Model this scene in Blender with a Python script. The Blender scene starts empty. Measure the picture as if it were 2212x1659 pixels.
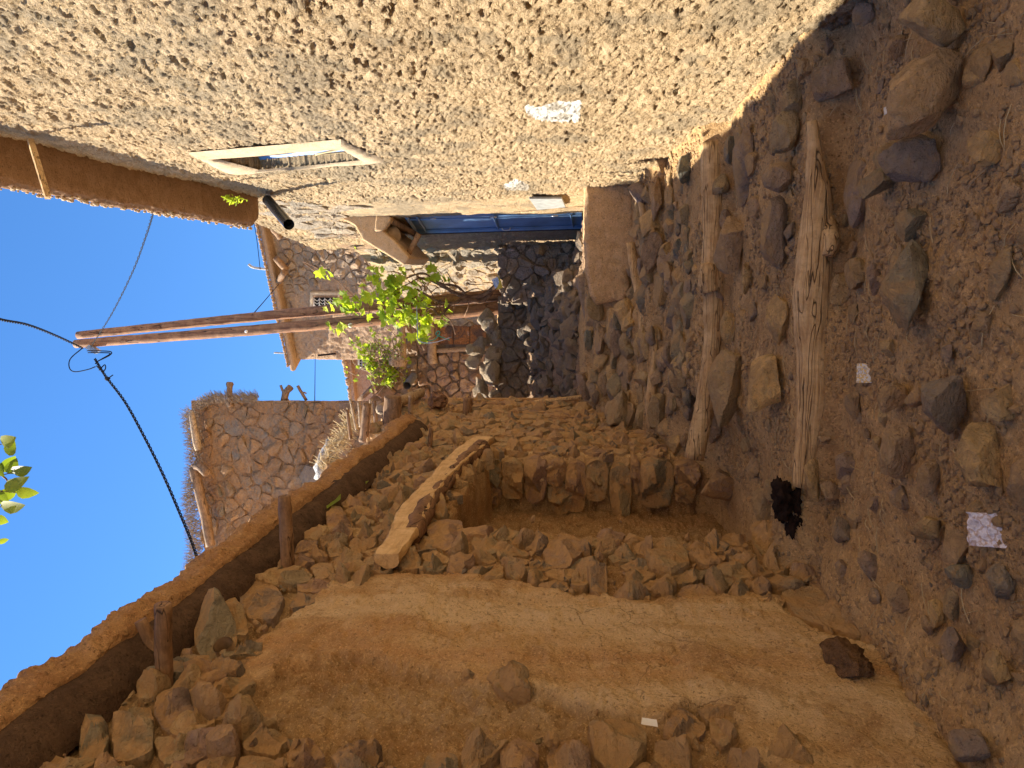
import bpy, math, random
import numpy as np
from mathutils import Vector, Matrix

scene = bpy.context.scene
C = scene.collection

# ------------------------------------------------------------------ camera
F = 1534.0                                   # focal length in units of a 2212 px wide picture
TH = math.atan(150 / F)                      # pitch up
PS = math.atan(245 / F * math.cos(TH))       # yaw left
RT = np.array([math.cos(PS), math.sin(PS), 0.0])
FW = np.array([-math.sin(PS) * math.cos(TH), math.cos(PS) * math.cos(TH), math.sin(TH)])
UP = np.cross(RT, FW)
cam_d = bpy.data.cameras.new('camera')
cam = bpy.data.objects.new('camera', cam_d)
C.objects.link(cam)
cam.matrix_world = Matrix(((-UP[0], RT[0], -FW[0], 0), (-UP[1], RT[1], -FW[1], 0),
                           (-UP[2], RT[2], -FW[2], 0), (0, 0, 0, 1)))   # the phone was held on its side
cam_d.sensor_fit = 'HORIZONTAL'
cam_d.sensor_width = 36
cam_d.lens = 36 * F / 2212
cam_d.clip_start = 0.05
cam_d.clip_end = 2000
scene.camera = cam

# ------------------------------------------------------------------ light
SUN = Vector((-1.0, 0.16, 1.2)).normalized()
world = bpy.data.worlds.new('World')
scene.world = world
world.use_nodes = True
wn = world.node_tree.nodes
wl = world.node_tree.links
wn.clear()
sky = wn.new('ShaderNodeTexSky')
sky.sky_type = 'NISHITA'
sky.sun_disc = False
sky.sun_elevation = math.asin(SUN.z)
sky.sun_rotation = math.atan2(SUN.x, SUN.y)
sky.altitude = 2600
sky.air_density = 1.0
sky.dust_density = 0.0
sky.ozone_density = 3.0
bg = wn.new('ShaderNodeBackground')
bg.inputs[1].default_value = 0.090
wo = wn.new('ShaderNodeOutputWorld')
hs = wn.new('ShaderNodeHueSaturation')
hs.inputs['Saturation'].default_value = 1.2
wl.new(sky.outputs[0], hs.inputs['Color'])
wl.new(hs.outputs[0], bg.inputs[0])
wl.new(bg.outputs[0], wo.inputs[0])
sun_d = bpy.data.lights.new('sun', 'SUN')
sun_d.energy = 3.9
sun_d.angle = math.radians(0.5)
sun_d.color = (1.0, 0.90, 0.74)
sun = bpy.data.objects.new('sun', sun_d)
C.objects.link(sun)
sun.rotation_euler = SUN.to_track_quat('Z', 'Y').to_euler()
scene.view_settings.view_transform = 'Standard'
scene.view_settings.look = 'None'
scene.view_settings.exposure = 1.85
scene.view_settings.gamma = 1
scene.view_settings.use_curve_mapping = False
scene.render.engine = 'CYCLES'
scene.cycles.max_bounces = 10
scene.cycles.diffuse_bounces = 8
scene.cycles.use_denoising = True

# ------------------------------------------------------------------ small maths helpers
def ray(x, y):
    return FW + RT * ((829.5 - y) / F) + UP * ((1106 - x) / F)

def atY(x, y, Y):
    r = ray(x, y)
    return r * Y / r[1]

def pxm(Y):                                   # metres per picture unit at distance Y
    return Y / F

def project(p):
    p = np.asarray(p, float)
    f = p @ FW
    return np.stack([1106 - F * (p @ UP) / f, 829.5 - F * (p @ RT) / f], -1)

def inpoly(pts, poly):
    pts = np.atleast_2d(pts)
    x, y = pts[:, 0], pts[:, 1]
    r = np.zeros(len(pts), bool)
    n = len(poly)
    for i in range(n):
        x1, y1 = poly[i]
        x2, y2 = poly[(i + 1) % n]
        c = ((y1 > y) != (y2 > y)) & (x < (x2 - x1) * (y - y1) / (y2 - y1 + 1e-12) + x1)
        r ^= c
    return r

def smooth(a, b, x):
    t = np.clip((x - a) / (b - a), 0, 1)
    return t * t * (3 - 2 * t)

_P = np.random.RandomState(7).permutation(256)
_P = np.concatenate([_P, _P, _P])
_G = np.random.RandomState(9).normal(size=(256, 3))
_G /= np.linalg.norm(_G, axis=1)[:, None]

def perlin(x, y, z):
    xi = np.floor(x).astype(int); yi = np.floor(y).astype(int); zi = np.floor(z).astype(int)
    xf = x - xi; yf = y - yi; zf = z - zi
    xi &= 255; yi &= 255; zi &= 255
    u = xf * xf * xf * (xf * (xf * 6 - 15) + 10)
    v = yf * yf * yf * (yf * (yf * 6 - 15) + 10)
    w = zf * zf * zf * (zf * (zf * 6 - 15) + 10)
    def g(a, b, c):
        h = _P[_P[_P[xi + a] + yi + b] + zi + c]
        G = _G[h]
        return G[..., 0] * (xf - a) + G[..., 1] * (yf - b) + G[..., 2] * (zf - c)
    def L(a, b, t):
        return a + t * (b - a)
    return L(L(L(g(0, 0, 0), g(1, 0, 0), u), L(g(0, 1, 0), g(1, 1, 0), u), v),
             L(L(g(0, 0, 1), g(1, 0, 1), u), L(g(0, 1, 1), g(1, 1, 1), u), v), w)

def fbm(x, y, z, s=1.0, octv=4, gain=0.5, seed=0):
    r = 0; a = 1.0
    for i in range(octv):
        r = r + a * perlin(x * s + seed * 17.3 + i * 5.1, y * s + seed * 3.7 - i * 2.3, z * s + seed * 9.1)
        s *= 2.03; a *= gain
    return r

def interp(v, xs, ys):
    return np.interp(v, xs, ys)

# ------------------------------------------------------------------ layout curves (eye at the origin)
def wall_left_x(Y):
    return -1.61 - 0.02 * Y

def wall_right_x(Y):
    return np.interp(Y, [-4, 11.3, 12.4, 14.0], [1.49, 0.878, 0.70, 0.50])

def ground_z(X, Y):
    X = np.asarray(X, float); Y = np.asarray(Y, float)
    y1 = 3.93 + 0.03 * X + 0.05 * np.sin(X * 3)
    y2 = 5.80 - 0.03 * X
    d1 = Y - y1; d2 = Y - y2
    z = -1.37 + 0.02 * (Y - 2.3)
    z = z - 0.05 * smooth(-0.5, -0.05, d1) + 0.19 * smooth(-0.06, 0.06, d1) + 0.03 * np.clip(d1, 0, 1.8) - 0.05 * smooth(1.3, 1.8, d1)
    z = z + 0.21 * smooth(-0.06, 0.07, d2) + 0.05 * np.clip(d2, 0, 1.7)
    z = z + 0.13 * smooth(7.45, 7.6, Y) + 0.06 * np.clip(Y - 7.6, 0, 1.2)
    # left of the mud doorstep the rubble steps climb to eye height
    left = smooth(-0.25, -0.55, X)
    zl = -0.68 + 0.13 * smooth(7.9, 8.0, Y) + 0.17 * smooth(8.35, 8.45, Y) + 0.2 * smooth(8.8, 8.9, Y) + 0.13 * smooth(9.2, 9.3, Y)
    zl = zl + np.clip(Y - 9.4, 0, 5) * 0.13
    zr = np.where(Y > 8.8, -0.06, z)
    z = np.where(Y > 7.65, left * np.maximum(zl, z * 0 - 0.68) + (1 - left) * zr, z)
    # hollow in front of the niche
    hol = smooth(-0.95, -1.45, X) * smooth(4.2, 4.7, Y) * smooth(6.9, 6.3, Y)
    z = z * (1 - hol) + (-1.26) * hol
    # soft heaps along the wall feet
    z = z + 0.10 * smooth(-1.25, -1.62, X) * smooth(4.3, 3.9, Y)
    z = z + 0.06 * smooth(0.9, 1.2, X)
    return z

def ground_hit(x, y):
    r = ray(x, y)
    t = np.arange(1.5, 16, 0.01) / r[1]
    P = r[None] * t[:, None]
    g = ground_z(P[:, 0], P[:, 1])
    k = np.argmax(P[:, 2] <= g)
    if P[k, 2] > g[k]:
        return atY(x, y, 8.5)
    return P[k]

def left_hit(x, y):
    r = ray(x, y)
    t = -1.61 / (r[0] + 0.02 * r[1])
    return r * t

def right_hit(x, y):
    r = ray(x, y)
    Y = np.arange(2, 14, 0.005)
    P = r[None] * (Y / r[1])[:, None]
    k = np.argmin(np.abs(P[:, 0] - wall_right_x(Y)))
    return P[k]

# ------------------------------------------------------------------ object helpers
def tag(o, label=None, cat=None, group=None, kind=None):
    if label: o['label'] = label
    if cat: o['category'] = cat
    if group: o['group'] = group
    if kind: o['kind'] = kind
    return o

def empty(name, loc, label, cat, group=None):
    o = bpy.data.objects.new(name, None)
    o.empty_display_size = 0.1
    o.location = [float(v) for v in loc]
    C.objects.link(o)
    return tag(o, label, cat, group)

def link(name, me, parent=None, mat=None, loc=None):
    o = bpy.data.objects.new(name, me)
    C.objects.link(o)
    if mat is not None and len(me.materials) == 0:
        me.materials.append(mat)
    if loc is not None:
        o.location = [float(v) for v in loc]
    if parent is not None:
        o.parent = parent
        o.matrix_parent_inverse = Matrix.Translation(-Vector(parent.location))
    return o

def mesh(name, V, Fc, smooth_=True, attrs=None):
    me = bpy.data.meshes.new(name)
    V = np.asarray(V, np.float32)
    if isinstance(Fc, np.ndarray) and Fc.ndim == 2:
        n, k = Fc.shape
        me.vertices.add(len(V)); me.vertices.foreach_set('co', V.ravel())
        me.loops.add(n * k); me.loops.foreach_set('vertex_index', Fc.astype(np.int32).ravel())
        me.polygons.add(n)
        me.polygons.foreach_set('loop_start', np.arange(0, n * k, k, dtype=np.int32))
        me.polygons.foreach_set('loop_total', np.full(n, k, np.int32))
        me.update(calc_edges=True)
    else:
        me.from_pydata([tuple(map(float, v)) for v in V], [], [tuple(int(i) for i in f) for f in Fc])
    me.polygons.foreach_set('use_smooth', [smooth_] * len(me.polygons))
    if attrs:
        for k, a in attrs.items():
            at = me.attributes.new(k, 'FLOAT', 'POINT')
            at.data.foreach_set('value', np.asarray(a, np.float32))
    me.update()
    return me

def centred(V):
    V = np.asarray(V, float)
    c = V.mean(0)
    return V - c, c

SHARP = ('stone', 'boulder', 'crest_stone', 'rubble', 'root_stump')
def put(name, V, Fc, mat, parent=None, smooth_=True, attrs=None):
    Vc, c = centred(V)
    me = mesh(name, Vc, Fc, smooth_, attrs)
    if name in SHARP: me.set_sharp_from_angle(angle=math.radians(24))
    return link(name, me, parent, mat, c)

class Bag:                                     # collects pieces into one mesh
    def __init__(self):
        self.V = []; self.F = []; self.n = 0; self.t = []
    def add(self, V, Fc, tint=0.5):
        V = np.asarray(V, float)
        self.V.append(V)
        self.F += [tuple(int(i) + self.n for i in f) for f in Fc]
        self.t.append(np.full(len(V), tint))
        self.n += len(V)
        return self
    def build(self, name, mat, parent=None, smooth_=True):
        V = np.concatenate(self.V)
        return put(name, V, self.F, mat, parent, smooth_, {'tint': np.concatenate(self.t)})

def grid_faces(nu, nv, flip=False):
    i = np.arange(nu - 1)[:, None] * nv + np.arange(nv - 1)[None]
    a = i.ravel()
    f = np.stack([a, a + nv, a + nv + 1, a + 1], 1)
    return f[:, ::-1].copy() if flip else f

def box_vf(lo, hi):
    x0, y0, z0 = lo; x1, y1, z1 = hi
    V = [(x0, y0, z0), (x1, y0, z0), (x1, y1, z0), (x0, y1, z0), (x0, y0, z1), (x1, y0, z1), (x1, y1, z1), (x0, y1, z1)]
    Fc = [(0, 3, 2, 1), (4, 5, 6, 7), (0, 1, 5, 4), (1, 2, 6, 5), (2, 3, 7, 6), (3, 0, 4, 7)]
    return np.array(V, float), Fc

def prism_vf(poly, off):                       # a polygon pushed along the vector off
    P = np.asarray(poly, float); n = len(P)
    V = np.concatenate([P, P + np.asarray(off, float)])
    Fc = [tuple(range(n))[::-1], tuple(range(n, 2 * n))] + [(i, (i + 1) % n, n + (i + 1) % n, n + i) for i in range(n)]
    return V, Fc

def bevel(o, w=0.01, seg=2):
    m = o.modifiers.new('bevel', 'BEVEL'); m.width = w; m.segments = seg; m.limit_method = 'ANGLE'
    return o

def tube_vf(P, R, n=10, noise=0.0, seed=0, flat=None, caps=True):
    P = np.asarray(P, float); m = len(P)
    R = np.broadcast_to(np.asarray(R, float), (m,))
    T = np.gradient(P, axis=0); T /= np.linalg.norm(T, axis=1)[:, None] + 1e-9
    a = np.array([0, 0, 1.0]) if abs(T[0][2]) < 0.8 else np.array([1.0, 0, 0])
    N = a - T[0] * (a @ T[0]); N /= np.linalg.norm(N)
    V = []
    for i in range(m):
        N = N - T[i] * (N @ T[i]); N /= np.linalg.norm(N)
        B = np.cross(T[i], N)
        th = np.linspace(0, 2 * math.pi, n, endpoint=False)
        ring = P[i] + R[i] * (np.cos(th)[:, None] * N + np.sin(th)[:, None] * B)
        V.append(ring)
    V = np.array(V)
    if noise:
        k = fbm(V[..., 0], V[..., 1], V[..., 2], 2.2 / max(R.max(), 1e-3) * 0.25, 4, 0.6, seed)
        V = P[:, None] + (V - P[:, None]) * (1 + noise * k)[..., None]
    if caps:                                    # rounded-off ends
        rings = [P[0] + (V[0] - P[0]) * 0.55 - T[0] * R[0] * 0.04] + list(V) + [P[-1] + (V[-1] - P[-1]) * 0.55 + T[-1] * R[-1] * 0.04]
        V = np.array(rings); m += 2
    Fc = []
    for i in range(m - 1):
        for j in range(n):
            k = (j + 1) % n
            Fc.append((i * n + j, i * n + k, (i + 1) * n + k, (i + 1) * n + j))
    if caps:
        Fc.append(tuple(range(n))[::-1]); Fc.append(tuple((m - 1) * n + j for j in range(n)))
    return V.reshape(-1, 3), Fc

def curve_pts(P, n):                            # Catmull-Rom resampling
    P = np.asarray(P, float)
    if len(P) == 2:
        t = np.linspace(0, 1, n)[:, None]
        return P[0] * (1 - t) + P[1] * t
    Q = np.concatenate([[2 * P[0] - P[1]], P, [2 * P[-1] - P[-2]]])
    out = []
    for s in np.linspace(0, len(P) - 1 - 1e-6, n):
        i = int(s); t = s - i
        a, b, c, d = Q[i:i + 4]
        out.append(0.5 * ((2 * b) + (c - a) * t + (2 * a - 5 * b + 4 * c - d) * t * t + (3 * b - a - 3 * c + d) * t ** 3))
    return np.array(out)

# ------------------------------------------------------------------ materials
def new_mat(name, rough=0.9, spec=0.2):
    m = bpy.data.materials.new(name); m.use_nodes = True
    nt = m.node_tree
    b = nt.nodes['Principled BSDF']
    b.inputs['Roughness'].default_value = rough
    b.inputs['Specular IOR Level'].default_value = spec
    return m, nt, b

class N:                                        # tiny node writer
    def __init__(self, nt):
        self.nt = nt
        self.pos = nt.nodes.new('ShaderNodeNewGeometry').outputs['Position']
    def obj(self):
        self.pos = self.nt.nodes.new('ShaderNodeTexCoord').outputs['Object']
    def set(self, sock, v):
        if isinstance(v, bpy.types.NodeSocket): self.nt.links.new(v, sock)
        elif isinstance(v, (tuple, list)) and len(v) == 3 and sock.type == 'RGBA': sock.default_value = (*v, 1)
        else: sock.default_value = v
    def vec(self, scale):
        n = self.nt.nodes.new('ShaderNodeVectorMath'); n.operation = 'MULTIPLY'
        self.set(n.inputs[0], self.pos); n.inputs[1].default_value = scale
        return n.outputs[0]
    def noise(self, scale, detail=4, rough=0.6, dist=0.0, vec=None):
        n = self.nt.nodes.new('ShaderNodeTexNoise')
        self.set(n.inputs['Vector'], vec if vec is not None else self.pos)
        n.inputs['Scale'].default_value = scale; n.inputs['Detail'].default_value = detail
        n.inputs['Roughness'].default_value = rough; n.inputs['Distortion'].default_value = dist
        return n.outputs['Fac']
    def voro(self, scale, feat='F1', vec=None):
        n = self.nt.nodes.new('ShaderNodeTexVoronoi'); n.feature = feat
        self.set(n.inputs['Vector'], vec if vec is not None else self.pos)
        n.inputs['Scale'].default_value = scale
        return n.outputs['Distance']
    def ramp(self, fac, stops):
        n = self.nt.nodes.new('ShaderNodeValToRGB'); self.set(n.inputs[0], fac)
        e = n.color_ramp.elements
        while len(e) < len(stops): e.new(0.5)
        for k, (p, c) in enumerate(stops):
            e[k].position = p
            e[k].color = (*c, 1) if isinstance(c, tuple) else (c, c, c, 1)
        return n.outputs[0]
    def mix(self, fac, a, b, mode='MIX'):
        n = self.nt.nodes.new('ShaderNodeMix'); n.data_type = 'RGBA'; n.blend_type = mode
        self.set(n.inputs[0], fac); self.set(n.inputs[6], a); self.set(n.inputs[7], b)
        return n.outputs[2]
    def math(self, op, a, b=0.0, c=None):
        n = self.nt.nodes.new('ShaderNodeMath'); n.operation = op
        self.set(n.inputs[0], a); self.set(n.inputs[1], b)
        if c is not None: self.set(n.inputs[2], c)
        return n.outputs[0]
    def attr(self, name):
        n = self.nt.nodes.new('ShaderNodeAttribute'); n.attribute_name = name
        return n.outputs['Fac']
    def normal_z(self):
        n = self.nt.nodes.new('ShaderNodeSeparateXYZ')
        self.nt.links.new(self.nt.nodes.new('ShaderNodeNewGeometry').outputs['Normal'], n.inputs[0])
        return n.outputs[2]
    def bump(self, h, strength, dist, normal=None):
        n = self.nt.nodes.new('ShaderNodeBump')
        n.inputs['Strength'].default_value = strength; n.inputs['Distance'].default_value = dist
        self.set(n.inputs['Height'], h)
        if normal is not None: self.nt.links.new(normal, n.inputs['Normal'])
        return n.outputs[0]

def mat_mud(name, base, light, dark, grain=60, relief=0.012, strawy=0.3, stain=False, streak=False):
    m, nt, b = new_mat(name, 0.95, 0.1)
    n = N(nt)
    big = n.noise(1.3, 5, 0.6)
    mid = n.noise(9, 6, 0.65)
    fine = n.noise(grain, 5, 0.7)
    c = n.mix(n.ramp(big, [(0.30, 0.0), (0.52, 1.0)]), dark, base)
    c = n.mix(n.ramp(mid, [(0.40, 0.0), (0.62, 1.0)]), c, light)
    if streak:
        st = n.noise(1.0, 4, 0.6, 0.5, vec=n.vec((2.6, 2.6, 0.35)))
        c = n.mix(n.ramp(st, [(0.50, 0.0), (0.60, 0.75)]), c, (0.80, 0.60, 0.36))
        c = n.mix(n.ramp(st, [(0.40, 0.85), (0.48, 0.0)]), c, (base[0] * 0.95, base[1] * 0.86, base[2] * 0.84))
        c = n.mix(n.ramp(n.noise(2.6, 7, 0.7, 0.5), [(0.34, 0.8), (0.46, 0.0)]), c, dark)
        ck = n.voro(3.0, 'DISTANCE_TO_EDGE', vec=n.mix(0.12, n.pos, n.noise(6, 3), 'LINEAR_LIGHT'))
        ck = n.math('MULTIPLY', n.ramp(ck, [(0.0, 1.0), (0.012, 0.0)]), n.ramp(n.noise(1.1, 3), [(0.5, 0.0), (0.6, 0.8)]))
        c = n.mix(ck, c, tuple(v * 0.5 for v in dark))
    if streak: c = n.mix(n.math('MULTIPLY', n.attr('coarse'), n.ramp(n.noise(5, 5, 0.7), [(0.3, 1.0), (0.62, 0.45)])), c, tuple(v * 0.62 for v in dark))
    c = n.mix(n.ramp(n.noise(28, 6, 0.75, 0.6), [(0.30, 0.9), (0.42, 0.0)]), c, tuple(v * 0.55 for v in dark))
    c = n.mix(n.ramp(fine, [(0.32, 0.9), (0.44, 0.0)]), c, tuple(v * 0.5 for v in dark))
    c = n.mix(n.ramp(n.noise(grain * 1.3, 3, 0.7), [(0.54, 0.0), (0.66, strawy)]), c, tuple(min(1, v * 1.45) for v in light))
    if stain:
        pa = n.math('SUBTRACT', n.math('ADD', n.attr('stain'), n.math('MULTIPLY', n.noise(28, 5, 0.7), 0.9)), 0.75)
        c = n.mix(n.ramp(pa, [(0.25, 0.0), (0.4, 1.0)]), c, (0.80, 0.79, 0.75))
        c = n.mix(n.attr('greyish'), c, n.mix(mid, (0.40, 0.32, 0.21), (0.20, 0.16, 0.11)))
    n.set(b.inputs['Base Color'], c)
    straw = n.noise(1.0, 3, 0.6, 1.5, vec=n.vec((40, 95, 60)))
    h = n.math('ADD', n.math('MULTIPLY', fine, 0.8), n.math('MULTIPLY', straw, 0.5))
    h2 = n.math('ADD', h, n.math('MULTIPLY', mid, 1.6))
    n.set(b.inputs['Normal'], n.bump(h2, 1.0, relief * 1.8))
    return m

def mat_stone(name, cols, dust, dustamt=0.5, relief=0.012, scale=1.0):
    m, nt, b = new_mat(name, 0.88, 0.25)
    n = N(nt)
    k = len(cols)
    t = n.attr('tint')
    c = n.ramp(t, [(i / (k - 1), cols[i]) for i in range(k)])
    big = n.noise(6 * scale, 6, 0.65, 0.4)
    c = n.mix(n.ramp(big, [(0.30, 0.95), (0.47, 0.0)]), c, n.mix(0.62, c, (0.07, 0.06, 0.05)))
    veins = n.noise(1.0, 6, 0.6, 1.0, vec=n.vec((14 * scale, 14 * scale, 34 * scale)))
    c = n.mix(n.ramp(veins, [(0.5, 0.0), (0.7, 0.45)]), c, n.mix(0.5, c, (0.55, 0.47, 0.36)))
    fine = n.noise(75 * scale, 4, 0.7)
    c = n.mix(n.ramp(fine, [(0.32, 0.8), (0.44, 0.0)]), c, n.mix(0.7, c, (0.05, 0.04, 0.035)))
    d = n.noise(4.5 * scale, 6, 0.7, 0.6)
    nz = n.math('MULTIPLY', n.normal_z(), 0.22)
    dm = n.ramp(n.math('ADD', d, nz), [(0.56 - 0.32 * dustamt, 0.0), (0.72 - 0.28 * dustamt, 1.0)])
    c = n.mix(n.math('MULTIPLY', dm, 0.9), c, n.mix(n.noise(40, 4), dust, tuple(v * 0.7 for v in dust)))
    n.set(b.inputs['Base Color'], c)
    h = n.math('ADD', n.math('MULTIPLY', n.noise(22 * scale, 7, 0.68, 0.5), 1.3), n.math('MULTIPLY', veins, 0.7))
    n.set(b.inputs['Normal'], n.bump(h, 1.0, relief * 2.0))
    return m

def mat_wood(name, base, dark, light, axis=(1, 1, 1), relief=0.006, rough=0.75, crack=1.0):
    m, nt, b = new_mat(name, rough, 0.25)
    n = N(nt)
    v = n.vec(axis)
    g = n.noise(1.0, 6, 0.6, 0.6, vec=v)
    c = n.mix(n.ramp(g, [(0.35, 0.0), (0.65, 1.0)]), dark, base)
    c = n.mix(n.ramp(n.noise(7, 5, 0.6), [(0.4, 0.0), (0.7, 0.8)]), c, light)
    cr = n.ramp(n.noise(0.36, 2, 0.4, 0.6, vec=v), [(0.485, 0.0), (0.5, crack), (0.515, 0.0)])
    c = n.mix(cr, c, tuple(q * 0.15 for q in dark))
    c = n.mix(n.ramp(n.noise(30, 4, 0.7), [(0.35, 0.5), (0.5, 0.0)]), c, dark)
    n.set(b.inputs['Base Color'], c)
    h = n.math('SUBTRACT', g, n.math('MULTIPLY', cr, 0.9))
    n.set(b.inputs['Normal'], n.bump(h, 0.8, relief))
    return m

def mat_plain(name, col, rough=0.6, spec=0.3, var=0.25, scale=12, metal=0.0):
    m, nt, b = new_mat(name, rough, spec)
    n = N(nt)
    f = n.noise(scale, 6, 0.65)
    c = n.mix(n.ramp(f, [(0.3, 0.0), (0.7, 1.0)]), tuple(v * (1 - var) for v in col), tuple(min(1, v * (1 + var)) for v in col))
    n.set(b.inputs['Base Color'], c)
    b.inputs['Metallic'].default_value = metal
    n.set(b.inputs['Normal'], n.bump(n.noise(scale * 6, 4), 0.3, 0.002))
    return m

M = {}
M['mud_left'] = mat_mud('ochre_mud', (0.64, 0.40, 0.185), (0.72, 0.49, 0.26), (0.46, 0.27, 0.125), 70, 0.014, 0.5, streak=True)
M['mud_right'] = mat_mud('straw_mud_plaster', (0.44, 0.315, 0.18), (0.57, 0.43, 0.265), (0.28, 0.20, 0.115), 95, 0.014, 0.8, stain=True)
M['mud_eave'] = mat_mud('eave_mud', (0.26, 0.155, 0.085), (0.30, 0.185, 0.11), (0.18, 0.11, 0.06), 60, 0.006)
M['mud_coping'] = mat_mud('coping_mud', (0.54, 0.295, 0.14), (0.62, 0.37, 0.18), (0.34, 0.18, 0.09), 50, 0.02, 0.6)
M['mud_coping_shade'] = mat_mud('coping_mud_shaded', (0.11, 0.068, 0.046), (0.16, 0.10, 0.065), (0.07, 0.045, 0.032), 50, 0.014)  # coping mud darkened to carry the shade under the overhang
M['dirt'] = mat_mud('dirt_path', (0.55, 0.35, 0.165), (0.64, 0.43, 0.22), (0.38, 0.23, 0.11), 45, 0.016, 0.5)
M['mud_step'] = mat_mud('doorstep_mud', (0.62, 0.41, 0.22), (0.68, 0.47, 0.27), (0.46, 0.30, 0.155), 50, 0.010, 0.5)
M['mud_tower'] = mat_mud('tower_mud', (0.36, 0.215, 0.12), (0.44, 0.27, 0.15), (0.25, 0.15, 0.09), 30, 0.02)
M['mud_far'] = mat_mud('far_plaster', (0.42, 0.28, 0.175), (0.50, 0.35, 0.23), (0.30, 0.20, 0.13), 30, 0.03)
M['mud_pink'] = mat_mud('pink_plaster', (0.40, 0.24, 0.165), (0.47, 0.31, 0.22), (0.29, 0.18, 0.13), 20, 0.03)
M['sand_trim'] = mat_mud('sandy_trim', (0.50, 0.38, 0.24), (0.56, 0.44, 0.29), (0.40, 0.29, 0.18), 90, 0.004, 0.2)
DUSTL = (0.68, 0.41, 0.18)
M['stone_left'] = mat_stone('ochre_rubble', [(0.58, 0.39, 0.21), (0.33, 0.28, 0.19), (0.66, 0.45, 0.23), (0.26, 0.24, 0.20), (0.42, 0.27, 0.20), (0.60, 0.42, 0.22)], DUSTL, 0.55, 0.02)
M['stone_mid'] = mat_stone('brown_rubble', [(0.42, 0.26, 0.145), (0.25, 0.215, 0.18), (0.46, 0.28, 0.15), (0.34, 0.235, 0.155), (0.42, 0.28, 0.17)], (0.46, 0.255, 0.12), 0.62, 0.03, 0.6)
M['stone_path'] = mat_stone('path_rock', [(0.70, 0.46, 0.21), (0.34, 0.31, 0.23), (0.78, 0.52, 0.23), (0.23, 0.235, 0.19), (0.42, 0.31, 0.235), (0.72, 0.48, 0.24)], (0.60, 0.40, 0.20), -0.05, 0.024)
M['gravel'] = mat_stone('gravel_stone', [(0.55, 0.37, 0.20), (0.36, 0.28, 0.19), (0.62, 0.43, 0.24), (0.28, 0.24, 0.19), (0.48, 0.34, 0.21)], (0.52, 0.34, 0.17), 0.4, 0.012)
M['clod'] = mat_mud('dark_clod', (0.20, 0.115, 0.065), (0.28, 0.165, 0.09), (0.11, 0.065, 0.04), 30, 0.03)
M['stone_far'] = mat_stone('far_rubble', [(0.36, 0.255, 0.165), (0.23, 0.185, 0.14), (0.44, 0.31, 0.19), (0.29, 0.215, 0.15), (0.40, 0.29, 0.19)], (0.40, 0.27, 0.165), 0.3, 0.03, 0.35)
M['stone_purple'] = mat_stone('terrace_rubble', [(0.40, 0.275, 0.185), (0.31, 0.225, 0.165), (0.45, 0.315, 0.205), (0.33, 0.215, 0.16), (0.38, 0.285, 0.20)], (0.38, 0.26, 0.17), 0.2, 0.02, 0.5)
M['stone_dark'] = mat_stone('grey_rubble', [(0.23, 0.18, 0.14), (0.15, 0.14, 0.125), (0.28, 0.215, 0.15), (0.19, 0.165, 0.14)], (0.24, 0.18, 0.125), 0.2, 0.02, 0.6)
M['stone_pier'] = mat_stone('pier_rubble', [(0.40, 0.30, 0.21), (0.28, 0.24, 0.18), (0.48, 0.34, 0.22), (0.32, 0.27, 0.24), (0.42, 0.32, 0.20)], (0.36, 0.26, 0.18), 0.1, 0.02, 0.6)
M['stone_pale'] = mat_stone('pale_rubble', [(0.44, 0.36, 0.26), (0.32, 0.28, 0.22), (0.48, 0.38, 0.26)], (0.38, 0.28, 0.18), 0.1, 0.03, 0.6)
M['log'] = mat_wood('weathered_log', (0.66, 0.44, 0.21), (0.38, 0.23, 0.105), (0.76, 0.55, 0.30), (2.2, 55, 55), 0.014)
M['log_peeled'] = mat_wood('peeled_poplar', (0.68, 0.46, 0.22), (0.46, 0.28, 0.12), (0.74, 0.53, 0.29), (30, 6, 30), 0.004, 0.7, 0.25)
M['bark'] = mat_wood('bark', (0.24, 0.13, 0.07), (0.10, 0.05, 0.03), (0.34, 0.20, 0.11), (20, 8, 20), 0.01)
M['beam'] = mat_wood('brown_beam', (0.30, 0.175, 0.09), (0.14, 0.08, 0.045), (0.40, 0.25, 0.14), (8, 50, 50))
M['pole'] = mat_wood('pole_wood', (0.33, 0.165, 0.08), (0.16, 0.075, 0.042), (0.44, 0.24, 0.12), (22, 22, 1.6), 0.012)
M['dry_wood'] = mat_wood('dry_wood', (0.46, 0.33, 0.20), (0.26, 0.17, 0.10), (0.55, 0.42, 0.28), (25, 25, 25))
M['grey_wood'] = mat_wood('grey_wood', (0.50, 0.48, 0.44), (0.26, 0.24, 0.22), (0.62, 0.60, 0.56), (40, 40, 8))
M['char'] = mat_plain('charred_wood', (0.022, 0.013, 0.010), 0.95, 0.1, 0.5, 40)
M['blue_paint'] = mat_plain('blue_paint', (0.11, 0.215, 0.40), 0.45, 0.45, 0.3, 3)
M['blue_bright'] = mat_plain('bright_blue_paint', (0.08, 0.24, 0.58), 0.5, 0.4, 0.15, 6)
M['pipe_black'] = mat_plain('black_pipe', (0.03, 0.032, 0.036), 0.25, 0.5, 0.3, 8)
M['pipe_grey'] = mat_plain('grey_pipe', (0.14, 0.14, 0.15), 0.4, 0.4, 0.3, 8)
M['cable'] = mat_plain('black_cable', (0.012, 0.013, 0.016), 0.8, 0.1, 0.2, 8)
M['steel'] = mat_plain('galvanised_steel', (0.45, 0.46, 0.47), 0.4, 0.5, 0.2, 20, 0.6)
M['iron'] = mat_plain('window_iron', (0.35, 0.33, 0.30), 0.5, 0.4, 0.2, 20)
M['dark_void'] = mat_plain('dark_interior', (0.02, 0.017, 0.015), 0.9, 0.1, 0.3, 5)
M['paper'] = mat_plain('paper', (0.74, 0.72, 0.66), 0.7, 0.2, 0.06, 20)
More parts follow.
